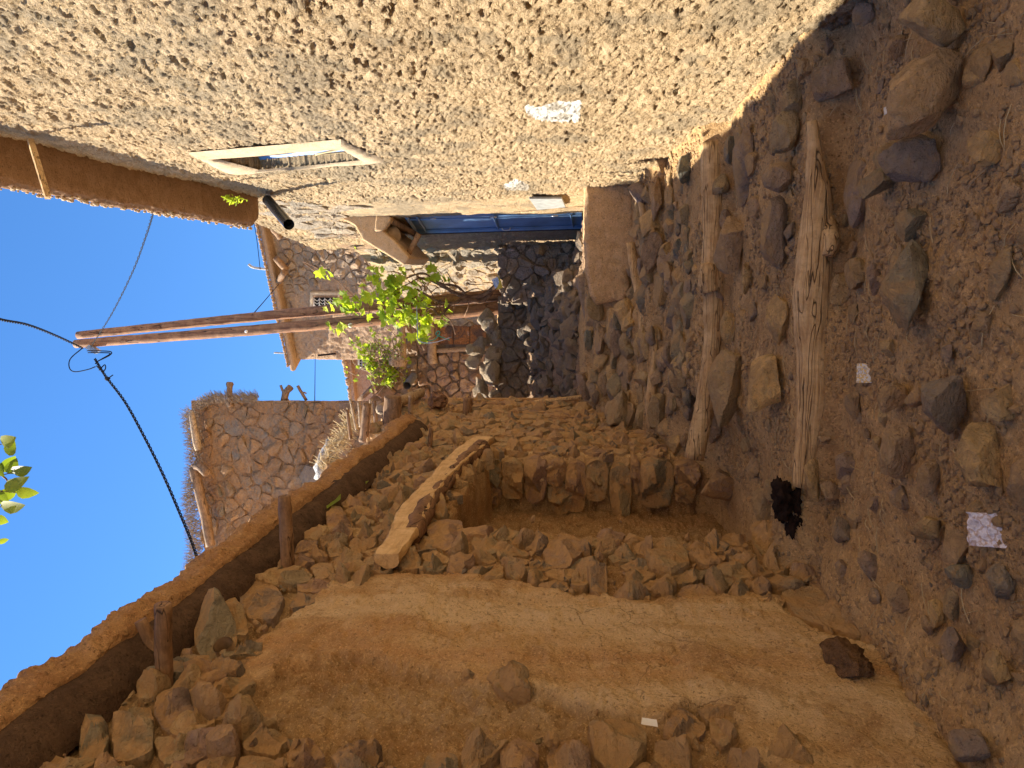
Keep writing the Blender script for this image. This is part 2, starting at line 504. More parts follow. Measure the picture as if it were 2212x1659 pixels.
M['sheet'] = mat_plain('grey_slate', (0.30, 0.32, 0.32), 0.7, 0.3, 0.3, 14)
M['clay'] = mat_plain('clay_bowl', (0.38, 0.27, 0.17), 0.7, 0.2, 0.25, 14)
M['plaster_white'] = mat_plain('white_plaster', (0.8, 0.79, 0.75), 0.8, 0.2, 0.1, 20)
M['twine'] = mat_plain('green_twine', (0.05, 0.42, 0.28), 0.6, 0.3, 0.2, 10)

def mat_leaf(name, a, bcol):
    m, nt, b = new_mat(name, 0.5, 0.4)
    n = N(nt)
    c = n.mix(n.attr('tint'), a, bcol)
    c = n.mix(n.ramp(n.noise(25, 3), [(0.3, 0.4), (0.6, 0.0)]), c, tuple(v * 0.5 for v in a))
    n.set(b.inputs['Base Color'], c)
    tr = nt.nodes.new('ShaderNodeBsdfTranslucent')
    n.set(tr.inputs[0], n.mix(0.35, c, (0.55, 0.75, 0.04)))
    mx = nt.nodes.new('ShaderNodeMixShader'); mx.inputs[0].default_value = 0.6
    nt.links.new(b.outputs[0], mx.inputs[1]); nt.links.new(tr.outputs[0], mx.inputs[2])
    nt.links.new(mx.outputs[0], nt.nodes['Material Output'].inputs[0])
    return m
M['leaf'] = mat_leaf('vine_leaf', (0.26, 0.38, 0.03), (0.70, 0.76, 0.05))
M['leaf_near'] = mat_leaf('glossy_leaf', (0.06, 0.10, 0.010), (0.30, 0.33, 0.02))
M['dry_grass'] = mat_plain('dry_brush', (0.30, 0.22, 0.15), 0.9, 0.1, 0.4, 20)
M['straw'] = mat_plain('straw', (0.55, 0.43, 0.24), 0.8, 0.2, 0.2, 20)

def mat_rust():
    m, nt, b = new_mat('rusty_sheet', 0.6, 0.3)
    n = N(nt)
    f = n.noise(3.5, 6, 0.65, 0.6)
    c = n.ramp(f, [(0.30, (0.055, 0.05, 0.05)), (0.45, (0.16, 0.09, 0.055)), (0.56, (0.36, 0.16, 0.045)), (0.68, (0.34, 0.28, 0.24))])
    c = n.mix(n.ramp(n.noise(20, 4, 0.7), [(0.38, 0.8), (0.48, 0.0)]), c, (0.04, 0.03, 0.03))
    n.set(b.inputs['Base Color'], c)
    n.set(b.inputs['Normal'], n.bump(n.noise(8, 5), 0.6, 0.02))
    return m
M['rust'] = mat_rust()

def mat_print(name, cols):
    m, nt, b = new_mat(name, 0.45, 0.4)
    n = N(nt); n.obj()
    f = n.noise(60 if 'card' in name else 26, 3, 0.5)
    c = n.ramp(f, cols)
    nt.nodes[-1].color_ramp.interpolation = 'CONSTANT' if False else 'LINEAR'
    n.set(b.inputs['Base Color'], c)
    n.set(b.inputs['Normal'], n.bump(n.noise(70, 4), 0.8, 0.004))
    return m
M['card_print'] = mat_print('printed_card', [(0.36, (0.72, 0.70, 0.62)), (0.46, (0.75, 0.73, 0.66)), (0.48, (0.75, 0.45, 0.10)), (0.55, (0.75, 0.62, 0.2)), (0.57, (0.30, 0.28, 0.38)), (0.66, (0.72, 0.70, 0.64))])
M['foil'] = mat_print('foil_wrapper', [(0.32, (0.50, 0.48, 0.54)), (0.44, (0.78, 0.76, 0.84)), (0.5, (0.50, 0.36, 0.28)), (0.57, (0.80, 0.78, 0.86)), (0.7, (0.45, 0.42, 0.48))])
M['tag_print'] = mat_print('printed_tag', [(0.40, (0.78, 0.80, 0.84)), (0.5, (0.72, 0.75, 0.82)), (0.56, (0.12, 0.30, 0.62)), (0.64, (0.75, 0.78, 0.82))])

# ------------------------------------------------------------------ rocks
def _ico(sub):
    import bmesh
    bm = bmesh.new(); bmesh.ops.create_icosphere(bm, subdivisions=sub, radius=1)
    V = np.array([v.co[:] for v in bm.verts]); Fc = [tuple(v.index for v in f.verts) for f in bm.faces]
    bm.free()
    return V, Fc
ICO = {s: _ico(s) for s in (1, 2, 3, 4)}

def rock_vf(seed, sub=3, cuts=12, rough=0.10):
    r = np.random.RandomState(seed)
    V, Fc = ICO[sub]; V = V.copy()
    for _ in range(cuts):
        n = r.normal(size=3); n /= np.linalg.norm(n)
        d = r.uniform(0.42, 0.80)
        k = V @ n
        over = k > d
        V[over] -= (k[over] - d)[:, None] * n * 0.92
    V *= 1 + 1.3 * rough * fbm(V[:, 0], V[:, 1], V[:, 2], 1.7, 5, 0.62, seed)[:, None]
    V /= np.abs(V).max(0)
    return V, Fc

def place_rock(name, parent, x, y, w, h, tint, seed, mat, sub=3, P=None, tall=0.62, sink=0.25, rot=None, cuts=14):
    """a rock seen at (x, y), h wide across the alley and w high in the picture"""
    if P is None: P = ground_hit(x, y)
    D = P @ FW
    W = h * D / F; Vt = w * D / F
    r = random.Random(seed)
    V, Fc = rock_vf(seed, sub, cuts)
    elev = math.atan2(-P[2], P[1])
    hz = Vt * tall; dp = max(Vt * 0.95, W * 0.55)
    V = V * np.array([W / 2, dp / 2, hz / 2])
    a = (r.uniform(-0.35, 0.35) if rot is None else rot)
    V = V @ np.array([[math.cos(a), math.sin(a), 0], [-math.sin(a), math.cos(a), 0], [0, 0, 1]])
    V = V + P + np.array([0, 0, hz * (0.5 - sink) * 0.7])
    return put(name, V, Fc, mat, parent, True, {'tint': np.full(len(V), tint)})

# cells of a random packing
def clip(poly, p, n):
    out = []
    m = len(poly)
    d = [(q[0] - p[0]) * n[0] + (q[1] - p[1]) * n[1] for q in poly]
    for i in range(m):
        j = (i + 1) % m
        if d[i] <= 0: out.append(poly[i])
        if (d[i] < 0 < d[j]) or (d[j] < 0 < d[i]):
            t = d[i] / (d[i] - d[j])
            out.append((poly[i][0] + t * (poly[j][0] - poly[i][0]), poly[i][1] + t * (poly[j][1] - poly[i][1])))
    return out

def cells(u0, u1, v0, v1, size, seed, aspect=1.35, drop=0.28, keep=None, course=0.0):
    r = np.random.RandomState(seed)
    du = size * aspect; dv = size / aspect
    pts = []
    rows = int((v1 - v0) / dv) + 3
    for j in range(rows):
        v = v0 + (j - 0.5) * dv
        for i in range(int((u1 - u0) / du) + 3):
            if r.rand() < drop: continue
            u = u0 + (i - 0.5 + 0.5 * (j % 2)) * du
            pts.append((u + r.uniform(-.38, .38) * du, v + r.uniform(-.38, .38) * dv * (1 - course)))
    pts = np.array(pts)
    out = []
    for k, p in enumerate(pts):
        if not (u0 <= p[0] <= u1 and v0 <= p[1] <= v1): continue
        if keep is not None and not keep(p): continue
        d = np.hypot((pts[:, 0] - p[0]) / aspect, (pts[:, 1] - p[1]) * aspect)
        nb = np.argsort(d)[1:16]
        R = size * 1.6
        poly = [(max(p[0] - R, u0), max(p[1] - R, v0)), (min(p[0] + R, u1), max(p[1] - R, v0)), (min(p[0] + R, u1), min(p[1] + R, v1)), (max(p[0] - R, u0), min(p[1] + R, v1))]
        for q in nb:
            o = pts[q]; mid = ((p[0] + o[0]) / 2, (p[1] + o[1]) / 2)
            poly = clip(poly, mid, (o[0] - p[0], o[1] - p[1]))
            if len(poly) < 3: break
        if len(poly) >= 3: out.append(np.array(poly))
    return out

def stone_vf(poly, frame, h, seed, gap=0.012, M_=14, rings=4, sink=0.05, rough=1.0, jit=1.0):
    """a stone filling one cell, bulging h out of the wall surface given by frame(u, v, d)"""
    r = np.random.RandomState(seed)
    P = np.asarray(poly, float)
    c = P.mean(0)
    rad = np.mean(np.hypot(*(P - c).T))
    P = c + (P - c) * max(0.4, 1 - gap / max(rad, 1e-3)) * r.uniform(1 - .20 * jit, 1 + .05 * jit)
    for _ in range(2 if r.rand() < 0.55 else 1):
        Q = np.roll(P, -1, 0); a = 0.14
        P = np.stack([P * (1 - a) + Q * a, P * a + Q * (1 - a)], 1).reshape(-1, 2)
    # resample
    E = np.roll(P, -1, 0) - P; L = np.hypot(*E.T); S = np.concatenate([[0], np.cumsum(L)])
    t = np.linspace(0, S[-1], M_, endpoint=False)
    P2 = np.concatenate([P, P[:1]])
    O = np.stack([np.interp(t, S, P2[:, 0]), np.interp(t, S, P2[:, 1])], 1)
    an = np.arctan2(O[:, 1] - c[1], O[:, 0] - c[0])
    lob = sum(r.uniform(.0, .055) * np.cos(k_ * an + r.uniform(0, 6.28)) for k_ in (2, 3, 5, 7))
    O = c + (O - c) * (1 + jit * lob + 0.035 * rough * r.uniform(-1, 1, M_))[:, None]
    O = O + r.uniform(-.05, .05, 2) * rad * jit
    rr = np.concatenate([[1.0], np.linspace(0.97, 0.0, rings + 1)[:-1] ** 0.8])
    tilt = r.uniform(-.35, .35, 2) / max(rad, .02) * h
    planes = [(r.normal(size=2) / rad * h * r.uniform(.5, 2.2), r.uniform(.6, 1.1) * h) for _ in range(5)]
    UV = []; D = []
    for i, q in enumerate(rr):
        uv = c + (O - c) * q
        if i == 0: d = np.full(M_, -sink)
        else:
            prof = (1 - q ** 4.5) ** 0.5
            d = h * prof * 1.15
            rel = uv - c
            lim = np.min([b_ - rel @ n_ for n_, b_ in planes], 0)
            d = np.minimum(d, np.maximum(lim, 0.15 * h)) + rel @ tilt * prof
            d = d + h * 0.22 * rough * fbm(uv[:, 0], uv[:, 1], uv[:, 0] * 0 + seed * .37, 1.6 / rad, 3, 0.6, seed % 13)
        UV.append(uv); D.append(d if isinstance(d, np.ndarray) else np.full(M_, d))
    UV.append(c[None]); D.append(np.array([D[-1].mean()]))
    UV = np.concatenate(UV); D = np.concatenate(D)
    V = frame(UV[:, 0], UV[:, 1], D)
    Fc = []
    m = len(rr)
    for i in range(m - 1):
        for j in range(M_):
            k = (j + 1) % M_
            Fc.append((i * M_ + j, i * M_ + k, (i + 1) * M_ + k, (i + 1) * M_ + j))
    for j in range(M_): Fc.append(((m - 1) * M_ + j, (m - 1) * M_ + (j + 1) % M_, m * M_))
    return V, Fc, frame(np.array([c[0]]), np.array([c[1]]), np.array([0.0]))[0]

def chips(parent, frame, n, u0, u1, v0, v1, smin, smax, mat, seed, keep=None, flip=False):
    r = random.Random(seed); bag = Bag()
    for k in range(n):
        u = r.uniform(u0, u1); v = r.uniform(v0, v1)
        if keep is not None and not keep((u, v)): continue
        s_ = smin + (smax - smin) * r.random() ** 2.2
        p = frame(np.array([u]), np.array([v]), np.array([r.uniform(-.4, .5) * s_]))[0]
        V, Fc = ICO[1]; V = V * np.array([r.uniform(.6, 1.2) for _ in V])[:, None]
        q_ = np.array(Matrix.Rotation(r.uniform(0, 6.28), 3, Vector((r.uniform(-1, 1), r.uniform(-1, 1), r.uniform(-1, 1))).normalized()))
        bag.add((V * [s_, s_ * .7, s_ * .5]) @ q_ + p, Fc, r.random())
    if bag.n:
        o = bag.build('rubble', mat, parent, False); o['kind'] = 'stuff'

def lay_stones(parent, frame, cl, mat, hr, seed, gap=0.012, limit=285, flip=False, sink=0.05, rough=1.0, fine=26, tints=None, name='stone'):
    items = []
    for k, poly in enumerate(cl):
        c = poly.mean(0)
        w = frame(np.array([c[0]]), np.array([c[1]]), np.array([0.0]))[0]
        R = np.mean(np.hypot(*(poly - c).T))
        px = R / max(w @ FW, .5) * F
        items.append((px, k, poly))
    items.sort(key=lambda t: -t[0])
    bag = Bag(); r = random.Random(seed)
    for n_, (px, k, poly) in enumerate(items):
        h = r.uniform(*hr)
        big = px > fine
        V, Fc, c = stone_vf(poly, frame, h, seed * 1000 + k, gap, 26 if big else 13, 7 if big else 3, sink, rough)
        if flip: Fc = [f[::-1] for f in Fc]
        ti = r.random() if tints is None else r.choice(tints)
        if n_ < limit: put(name, V, Fc, mat, parent, True, {'tint': np.full(len(V), ti)})
        else: bag.add(V, Fc, ti)
    if bag.n:
        o = bag.build('rubble', mat, parent); o['kind'] = 'stuff'

# ------------------------------------------------------------------ ground
def near_spacing(a, b, k, lo):
    out = [a]
    while out[-1] < b: out.append(out[-1] + max(lo, k * abs(out[-1])))
    return np.array(out)

def stuff_noise_ground(X, Y):
    z = 0.035 * fbm(X, Y, X * 0, 1.7, 3, 0.5, 3) + 0.016 * fbm(X, Y, X * 0, 7, 4, 0.6, 4)
    lump = fbm(X, Y, X * 0, 22, 3, 0.6, 5) + 0.9 * smooth(0.1, 0.4, fbm(X, Y, X * 0, 6, 4, 0.6, 7))
    return z + 0.005 * lump + 0.006 * np.abs(fbm(X, Y, X * 0, 55, 2, 0.5, 6))

def ground_top(X, Y):
    return ground_z(X, Y) + stuff_noise_ground(X, Y)

ys = np.concatenate([np.arange(-4, 1.9, 0.1), near_spacing(1.9, 15.2, 0.0036, 0.008)])
xs = np.concatenate([np.arange(-3.2, -2.3, 0.05), np.arange(-2.3, 1.75, 0.0105)])
GX, GY = np.meshgrid(xs, ys, indexing='ij')
GZ = ground_top(GX, GY)
ground = link('ground', mesh('ground', np.stack([GX, GY, GZ], -1).reshape(-1, 3), grid_faces(len(xs), len(ys))), None, M['dirt'])
ground['kind'] = 'structure'

hx = np.concatenate([np.linspace(-260, -12, 24), np.linspace(-11, 11, 45), np.linspace(12, 260, 24)])
hy = np.concatenate([np.linspace(-260, -6, 20), np.linspace(-5, 40, 91), np.linspace(44, 300, 24)])
HX, HY = np.meshgrid(hx, hy, indexing='ij')
HZ = np.where(HY < 14.6, -1.75, 1.55 + 0.2 * (np.minimum(HY, 60) - 14.6)) + 0.15 * fbm(HX, HY, HX * 0, 0.15, 3)
hill = link('hillside', mesh('hillside', np.stack([HX, HY, HZ], -1).reshape(-1, 3), grid_faces(len(hx), len(hy))), None, M['dirt'])
hill['kind'] = 'structure'

# ------------------------------------------------------------------ right house (sunlit straw-mud wall)
rh = empty('mud_house', (1.4, 6, -1.4), 'tall sunlit straw-mud house with a blue door and one small window', 'house')
WQ = [(465, 341), (735, 318), (780, 345), (563, 367)]         # window opening
ys = np.concatenate([near_spacing(3.0, 14.0, 0.0026, 0.0118)])
zs = np.arange(-1.6, 5.3, 0.0088)
RY, RZ = np.meshgrid(ys, zs, indexing='ij')
RX = wall_right_x(RY)
px = project(np.stack([RX, RY, RZ], -1).reshape(-1, 3))
inw = inpoly(px, WQ).reshape(RY.shape)
def zone(poly, soft=0):
    return inpoly(px, poly).reshape(RY.shape).astype(float)
def blurred(a, n=3):
    for _ in range(n):
        a = (a + np.roll(a, 1, 0) + np.roll(a, -1, 0) + np.roll(a, 1, 1) + np.roll(a, -1, 1)) / 5
    return a
smoothz = blurred(zone([(745, 455), (760, 440), (1000, 432), (1258, 420), (1262, 470), (745, 475)]), 5)
amp = 1 - 0.8 * smoothz
d = 0.035 * fbm(RX, RY, RZ, 0.9, 3, 0.5, 1) + 0.012 * fbm(RX, RY, RZ, 5, 3, 0.55, 2)
SH = RZ * 0.8 - RY * 0.35; SV = RY * 0.7 + RZ * 0.3
g1 = fbm(RX * 0, SV, SH, 26, 4, 0.78, 11)
wob = 0.10 * fbm(RX * 0, RY, RZ, 5, 3, 0.6, 18)
pitA = fbm(RX * 0, SV * .8 + wob, SH * 1.5, 7.5, 4, 0.7, 13)
pitB = fbm(RX * 0, SV * .8 + wob, SH * 1.5, 18, 3, 0.68, 14)
dens = 0.10 * fbm(RX, RY, RZ, 1.3, 3, 0.6, 15)
pitC = fbm(RX * 0, SV * .8 + wob, SH * 1.3, 36, 2, 0.66, 19)
pm = 0.027 * smooth(0.28, 0.5, pitA + dens) + 0.017 * smooth(0.18, 0.42, pitB + dens) + 0.012 * smooth(0.12, 0.36, pitC + dens)
lum = 0.014 * np.abs(fbm(RX * 0, SV, SH, 8, 3, 0.6, 16))
d = d + amp * (0.018 * g1 + lum - pm)
d = d - 0.26 * inw
doorz = smooth(11.28, 11.32, RY) * smooth(12.46, 12.42, RY) * smooth(2.86, 2.80, RZ)
d = d - 0.30 * doorz
RXd = RX - d
stain = np.maximum(zone([(1130, 222), (1165, 232), (1205, 214), (1258, 210), (1252, 262), (1170, 264), (1140, 250)]), zone([(1085, 400), (1115, 388), (1145, 402), (1140, 412), (1095, 412)]))
grey = 0.75 * smooth(0.02, 0.42, fbm(RX, RY * .8, RZ, 2.2, 5, 0.65, 21) + 0.10 * smooth(0.2, 2.5, RZ))
o = link('wall', mesh('wall', np.stack([RXd, RY, RZ], -1).reshape(-1, 3), grid_faces(len(ys), len(zs), True), True,
                      {'stain': blurred(stain, 6).ravel(), 'greyish': grey.ravel()}), rh, M['mud_right'])
# plain stretch of the same wall beside and behind the viewer
ys2 = np.arange(-4, 3.05, 0.05); zs2 = np.arange(-1.6, 5.9, 0.05)
AY, AZ = np.meshgrid(ys2, zs2, indexing='ij'); AX = wall_right_x(AY) + 0.012
link('wall', mesh('wall_rear', np.stack([AX - 0.02 * fbm(AX, AY, AZ, 5, 4), AY, AZ], -1).reshape(-1, 3), grid_faces(len(ys2), len(zs2), True), True), rh, M['mud_right'])
V, Fc = prism_vf([(1.75, -4, -1.7), (6, -4, -1.7), (6, 13.8, -1.7), (1.1, 13.8, -1.7)], (0, 0, 5.9)); put('body', V, Fc, M['mud_far'], rh, False)

# roof with its deep eave
def roof_z(Y): return 4.55 - 0.145 * (Y - 5.4)
sec = [(0.25, -0.02), (0.12, 0.0), (-0.10, 0.0), (-0.30, 0.0), (-0.345, 0.012), (-0.375, 0.05), (-0.385, 0.09), (-0.36, 0.13), (-0.28, 0.17), (0.3, 0.24), (4.5, 0.35)]
yr = np.concatenate([np.arange(-4, 3, 0.2), np.arange(3, 8.86, 0.02)])
U = np.array(sec); VV = []
k2 = np.concatenate([[np.interp(s, [0, len(sec) - 1], [0, 1])] for s in range(len(sec))])
ss = np.linspace(0, len(sec) - 1, 44)
SU = np.interp(ss, range(len(sec)), U[:, 0]); SZ = np.interp(ss, range(len(sec)), U[:, 1])
YY, II = np.meshgrid(yr, np.arange(44), indexing='ij')
endf = np.sqrt(np.clip((8.9 - YY) / 0.16, 0, 1))
XX = wall_right_x(YY) + np.where(SU[II] < 0, SU[II] * (0.35 + 0.65 * endf), SU[II])
ZZ = roof_z(YY) + SZ[II]
nn = 0.022 * fbm(XX, YY, ZZ, 3, 3, 0.5, 31) + 0.016 * fbm(XX, YY, ZZ, 24, 3, 0.6, 32)
XX = XX + nn * (SU[II] < 0.1); ZZ = ZZ + 0.6 * nn + 0.03 * fbm(YY, YY * 0, YY * 0, 1.2, 2, 0.5, 33)
VR = np.stack([XX, YY, ZZ], -1).reshape(-1, 3); FR = list(map(tuple, grid_faces(len(yr), 44)))
FR.append(tuple((len(yr) - 1) * 44 + i for i in range(44)))
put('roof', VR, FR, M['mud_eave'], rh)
bagr = Bag(); rr_ = random.Random(5)
for k in range(420):                             # crumbly lit crust along the eave's lip
    Y = rr_.uniform(4.6, 8.8); X = wall_right_x(Y) - rr_.uniform(0.33, 0.40); s = rr_.uniform(0.008, 0.024)
    V, Fc = ICO[1]; bagr.add(V * np.array([s, s * 1.4, s]) + [X, Y, roof_z(Y) + rr_.uniform(0.05, 0.15)], Fc, 0.5)
o = bagr.build('roof_crust', M['sand_trim'], rh); o['kind'] = 'stuff'

# window
win = empty('window', right_hit(620, 345), 'x', 'x'); del win['category']; del win['label']
win.parent = rh; win.matrix_parent_inverse = Matrix.Translation(-Vector(rh.location))
NT, NB, FB, FT = [right_hit(*q) for q in WQ]
oNT, oNB, oFB, oFT = [right_hit(*q) for q in [(405, 329), (735, 300), (834, 345), (484, 371)]]
def wquad(a, b, c, d_, th=0.035):
    P = [p + np.array([-0.02, 0, 0]) for p in (a, b, c, d_)]
    return prism_vf(P, (0.06, 0, 0))
def irregular_band(a, b, c, d_, seed):
    # a hand-smeared plaster band between the outer edge a-b and the inner edge d-c
    n_, m_ = 26, 8
    V = []
    for i in range(n_):
        t = i / (n_ - 1)
        o_ = a * (1 - t) + b * t; i_ = d_ * (1 - t) + c * t
        for j in range(m_):
            s = j / (m_ - 1)
            p = o_ * (1 - s) + i_ * s
            e = math.sin(math.pi * min(1, max(0, s))) ** 0.5
            wob = 0.03 * fbm(np.array([p[1] * 3]), np.array([p[2] * 3]), np.array([seed * 1.0]), 1, 3)[0] * (1 - s)
            V.append(p + np.array([-0.004 - 0.030 * e - 0.004 * math.sin(p[1] * 40) * e, wob, wob]))
    return np.array(V), grid_faces(n_, m_)
for k, q in enumerate([(oNT, oNB, NB, NT), (oNB, oFB, FB, NB), (oFB, oFT, FT, FB), (oFT, oNT, NT, FT)]):
    V, Fc = irregular_band(*q, k); put('plaster_band', V, Fc, M['sand_trim'], win)
def inwall(p, dx): return np.array([p[0] + dx, p[1], p[2]])
cW = (NT + NB + FB + FT) / 4
V, Fc = prism_vf([inwall(cW + (p - cW) * 0.985, 0.20) for p in (NT, NB, FB, FT)], (0.02, 0, 0)); put('pane', V, Fc, M['dark_void'], win, False)
Bn = NB * 0.98 + FB * 0.02
for (a, b_, w_) in [(inwall(NB, .12), inwall(NT * 0.45 + NB * 0.55, .12), 0.028), (inwall(FB, .12), inwall(FT * 0.5 + FB * 0.5, .12), 0.028), (inwall(FT, .12), inwall(FB, .12), 0.025), (inwall(NT, .12), inwall(NB, .12), 0.025), (inwall((NT + FT) / 2, .12), inwall((NB + FB) / 2, .12), 0.018)]:
    V, Fc = tube_vf(curve_pts([a, b_], 2), w_, 4); put('frame', V, Fc, M['blue_bright'], win, False)
sm_ = [NT * .5 + NB * .5, NB, FB, FT * .5 + FB * .5]
V, Fc = prism_vf([inwall(p, 0.15) for p in (NT * .62 + NB * .38, NB * .9 + NT * .1, (NB + FB) / 2, (NT + FT) * .31 + (NB + FB) * .19)], (0.012, 0, 0)); put('shutter', V, Fc, M['blue_paint'], win, False)
for k in range(5):
    t = (k + 0.5) / 5
    a = inwall(NT * (1 - t) + FT * t, .12); b_ = inwall(NB * (1 - t) + FB * t, .12)
    mid = (a + b_) / 2
    P = [a, a * .7 + b_ * .3 + [0, .05, 0], mid, a * .3 + b_ * .7 - [0, .05, 0], b_]
    V, Fc = tube_vf(curve_pts(P, 14), 0.007, 5); put('bar', V, Fc, M['iron'], win)
V, Fc = tube_vf(curve_pts([inwall(NB * .8 + NT * .2, -0.01), inwall(NB * .9 + FB * .1, -.0), inwall(cW, -.02) * .5 + NB * .5, inwall(NB * .5 + FB * .5, .02)], 16), 0.009, 5)
put('cord', V, Fc, M['straw'], win)

# blue door and its surround
D1b, D1t = atY(1256, 460, 11.3), atY(879, 469, 11.3)
D2b, D2t = atY(1260, 488, 12.3), atY(899, 499, 12.3)
door = empty('door', (D1b + D2b) / 2, 'x', 'x'); del door['category']; del door['label']
door.parent = rh; door.matrix_parent_inverse = Matrix.Translation(-Vector(rh.location))
V, Fc = prism_vf([D1b + [.02, .02, 0], D2b, D2t, D1t + [.02, .02, 0]], (0.06, 0.0, 0)); put('leaf', V, Fc, M['blue_paint'], door, False)
for a, b_, r_ in [(D2b, D2t, .035), (D2b * .9 + D1b * .1, D2t * .9 + D1t * .1, .012), (D2b * .12 + D1b * .88, D2t * .12 + D1t * .88, .012), (D1t, D2t, .035)]:
    a = a + [-.012, 0, 0]; b_ = b_ + [-.012, 0, 0]
    V, Fc = tube_vf(curve_pts([a, b_], 2), r_, 4); put('frame_bar', V, Fc, M['blue_paint'], door, False)
for f_ in (.06, .5, .94):
    a = D1b * (1 - f_) + D1t * f_ + [-.015, 0, 0]; b_ = D2b * (1 - f_) + D2t * f_ + [-.015, 0, 0]
    V, Fc = tube_vf(curve_pts([a, b_], 2), .018, 4); put('rail', V, Fc, M['blue_paint'], door, False)
for f_ in (.15, .5, .85):
    a = D1b * (1 - f_) + D1t * f_
    V, Fc = tube_vf([a + [-.03, .03, -.05], a + [-.03, .03, .05]], .014, 8); put('hinge', V, Fc, M['steel'], door)
a = (D1b * .55 + D1t * .45) * .2 + (D2b * .55 + D2t * .45) * .8
V, Fc = tube_vf(curve_pts([a + [-.03, 0, -.07], a + [-.07, 0, -.05], a + [-.07, 0, .05], a + [-.03, 0, .07]], 10), .010, 6); put('handle', V, Fc, M['steel'], door)
V, Fc = tube_vf(curve_pts([D2b + [-.03, .05, 0], D2t + [-.03, .05, .02]], 3), .03, 6); put('door_post', V, Fc, M['char'], door)
# smooth plaster strip beyond the door that turns towards the pier
def strip(x0s, x1s, Ya, Yb, name, mat, parent, seed, rough=.02):
    a0 = np.array([right_hit(0, 0)] * 0)
pl = [(0.70, 12.38), (0.66, 12.8), (0.60, 13.3), (0.52, 13.8), (0.46, 14.2)]
zz = np.arange(-0.3, 4.7, 0.03); tt = np.linspace(0, len(pl) - 1, 60)
PXs = np.interp(tt, range(len(pl)), [p[0] for p in pl]); PYs = np.interp(tt, range(len(pl)), [p[1] for p in pl])
A, B = np.meshgrid(np.arange(60), zz, indexing='ij')
X = PXs[A] - 0.02 * fbm(PXs[A], PYs[A], B, 5, 4, 0.6, 41) - 0.05 * smooth(1.6, 2.4, B) * np.abs(fbm(PXs[A], PYs[A], B, 4, 4, 0.6, 42))
put('door_reveal', np.stack([X, PYs[A], B], -1).reshape(-1, 3), grid_faces(60, len(zz), True), M['mud_far'], rh)

# flat stones bedded in the upper corner of the wall, grey sheet beside the door
r5 = random.Random(12)
def frame_right(u, v, d): return np.stack([wall_right_x(u) - d, u, v], -1)
poly_hi = [(575, 428), (600, 432), (745, 445), (745, 465), (640, 470), (600, 452)]
cl = [c for c in cells(8.9, 13.6, 2.2, 5.0, 0.34, 51, 1.5, 0.3) if inpoly(project(frame_right(*c.mean(0)[:, None], np.zeros(1))), [(575, 425), (745, 440), (755, 520), (575, 500)])[0]]
lay_stones(rh, frame_right, cl, M['stone_pale'], (0.04, 0.09), 51, 0.02, flip=True)
sp = [right_hit(*q) for q in [(1143, 421), (1160, 446), (1222, 440), (1214, 421)]]
V, Fc = prism_vf([p + [-0.05, 0, 0] for p in sp], (0.03, 0, 0)); o = put('slate_sheet', V, Fc, M['sheet'], rh, False); bevel(o, .006)

# hood over the door
hood = empty('door_hood', atY(840, 470, 11.2), 'x', 'x'); del hood['category']; del hood['label']
hood.parent = rh; hood.matrix_parent_inverse = Matrix.Translation(-Vector(rh.location))
def rough_prism(name, poly, Y0, Y1, mat, parent, seed, w=.03, amp=.02):
    P = [atY(x, y, Y0) for x, y in poly]
    V, Fc = prism_vf(P, (0, Y1 - Y0, 0))
    o = put(name, V, Fc, mat, parent, True); bevel(o, w, 3)
    sb = o.modifiers.new('sub', 'SUBSURF'); sb.subdivision_type = 'SIMPLE'; sb.levels = sb.render_levels = 3
    tx = bpy.data.textures.get('rough') or bpy.data.textures.new('rough', 'CLOUDS'); tx.noise_scale = 0.12; tx.noise_depth = 3
    dm = o.modifiers.new('disp', 'DISPLACE'); dm.texture = tx; dm.strength = amp; dm.texture_coords = 'GLOBAL'
    return o
rough_prism('hood_slab', [(762, 460), (739, 474), (766, 488), (783, 518), (872, 573), (884, 556), (852, 520), (820, 492), (812, 460)], 11.0, 12.5, M['mud_step'], hood, 1)
rough_prism('corbel', [(812, 462), (808, 500), (824, 500), (843, 478), (843, 466)], 10.95, 11.15, M['mud_step'], hood, 2)
for k in range(5):
    Yk = 11.25 + k * .25
    V, Fc = tube_vf(curve_pts([atY(905, 505, Yk), atY(880, 552, Yk)], 4), .045, 8, .2, k); put('hood_stick', V, Fc, M['beam'], hood)
V, Fc = tube_vf(curve_pts([atY(842, 474, 11.15), atY(900, 508, 11.9)], 4), .05, 8, .2, 9); put('hood_stick', V, Fc, M['beam'], hood)
# round clay basin hung under the hood
def lathe_vf(prof, n=28):
    V = []; Fc = []
    for r_, z_ in prof:
        for j in range(n):
            a = 2 * math.pi * j / n; V.append((r_ * math.cos(a), r_ * math.sin(a), z_))
    for i in range(len(prof) - 1):
        for j in range(n): Fc.append((i * n + j, i * n + (j + 1) % n, (i + 1) * n + (j + 1) % n, (i + 1) * n + j))
    return np.array(V), Fc
V, Fc = lathe_vf([(0.001, .12), (.09, .045), (.125, .02), (.135, -.05), (.15, -.055), (.15, -.07), (.12, -.07), (.11, .0), (.001, .02)])
ang = Matrix.Rotation(math.radians(75), 3, 'X') @ Matrix.Rotation(math.radians(20), 3, 'Z')
V = V @ np.array(ang.transposed()) * 1.05 + atY(842, 509, 11.3)
tag(put('clay_basin', V, Fc, M['clay'], None), 'round clay basin tucked under the mud hood above the blue door', 'basin')

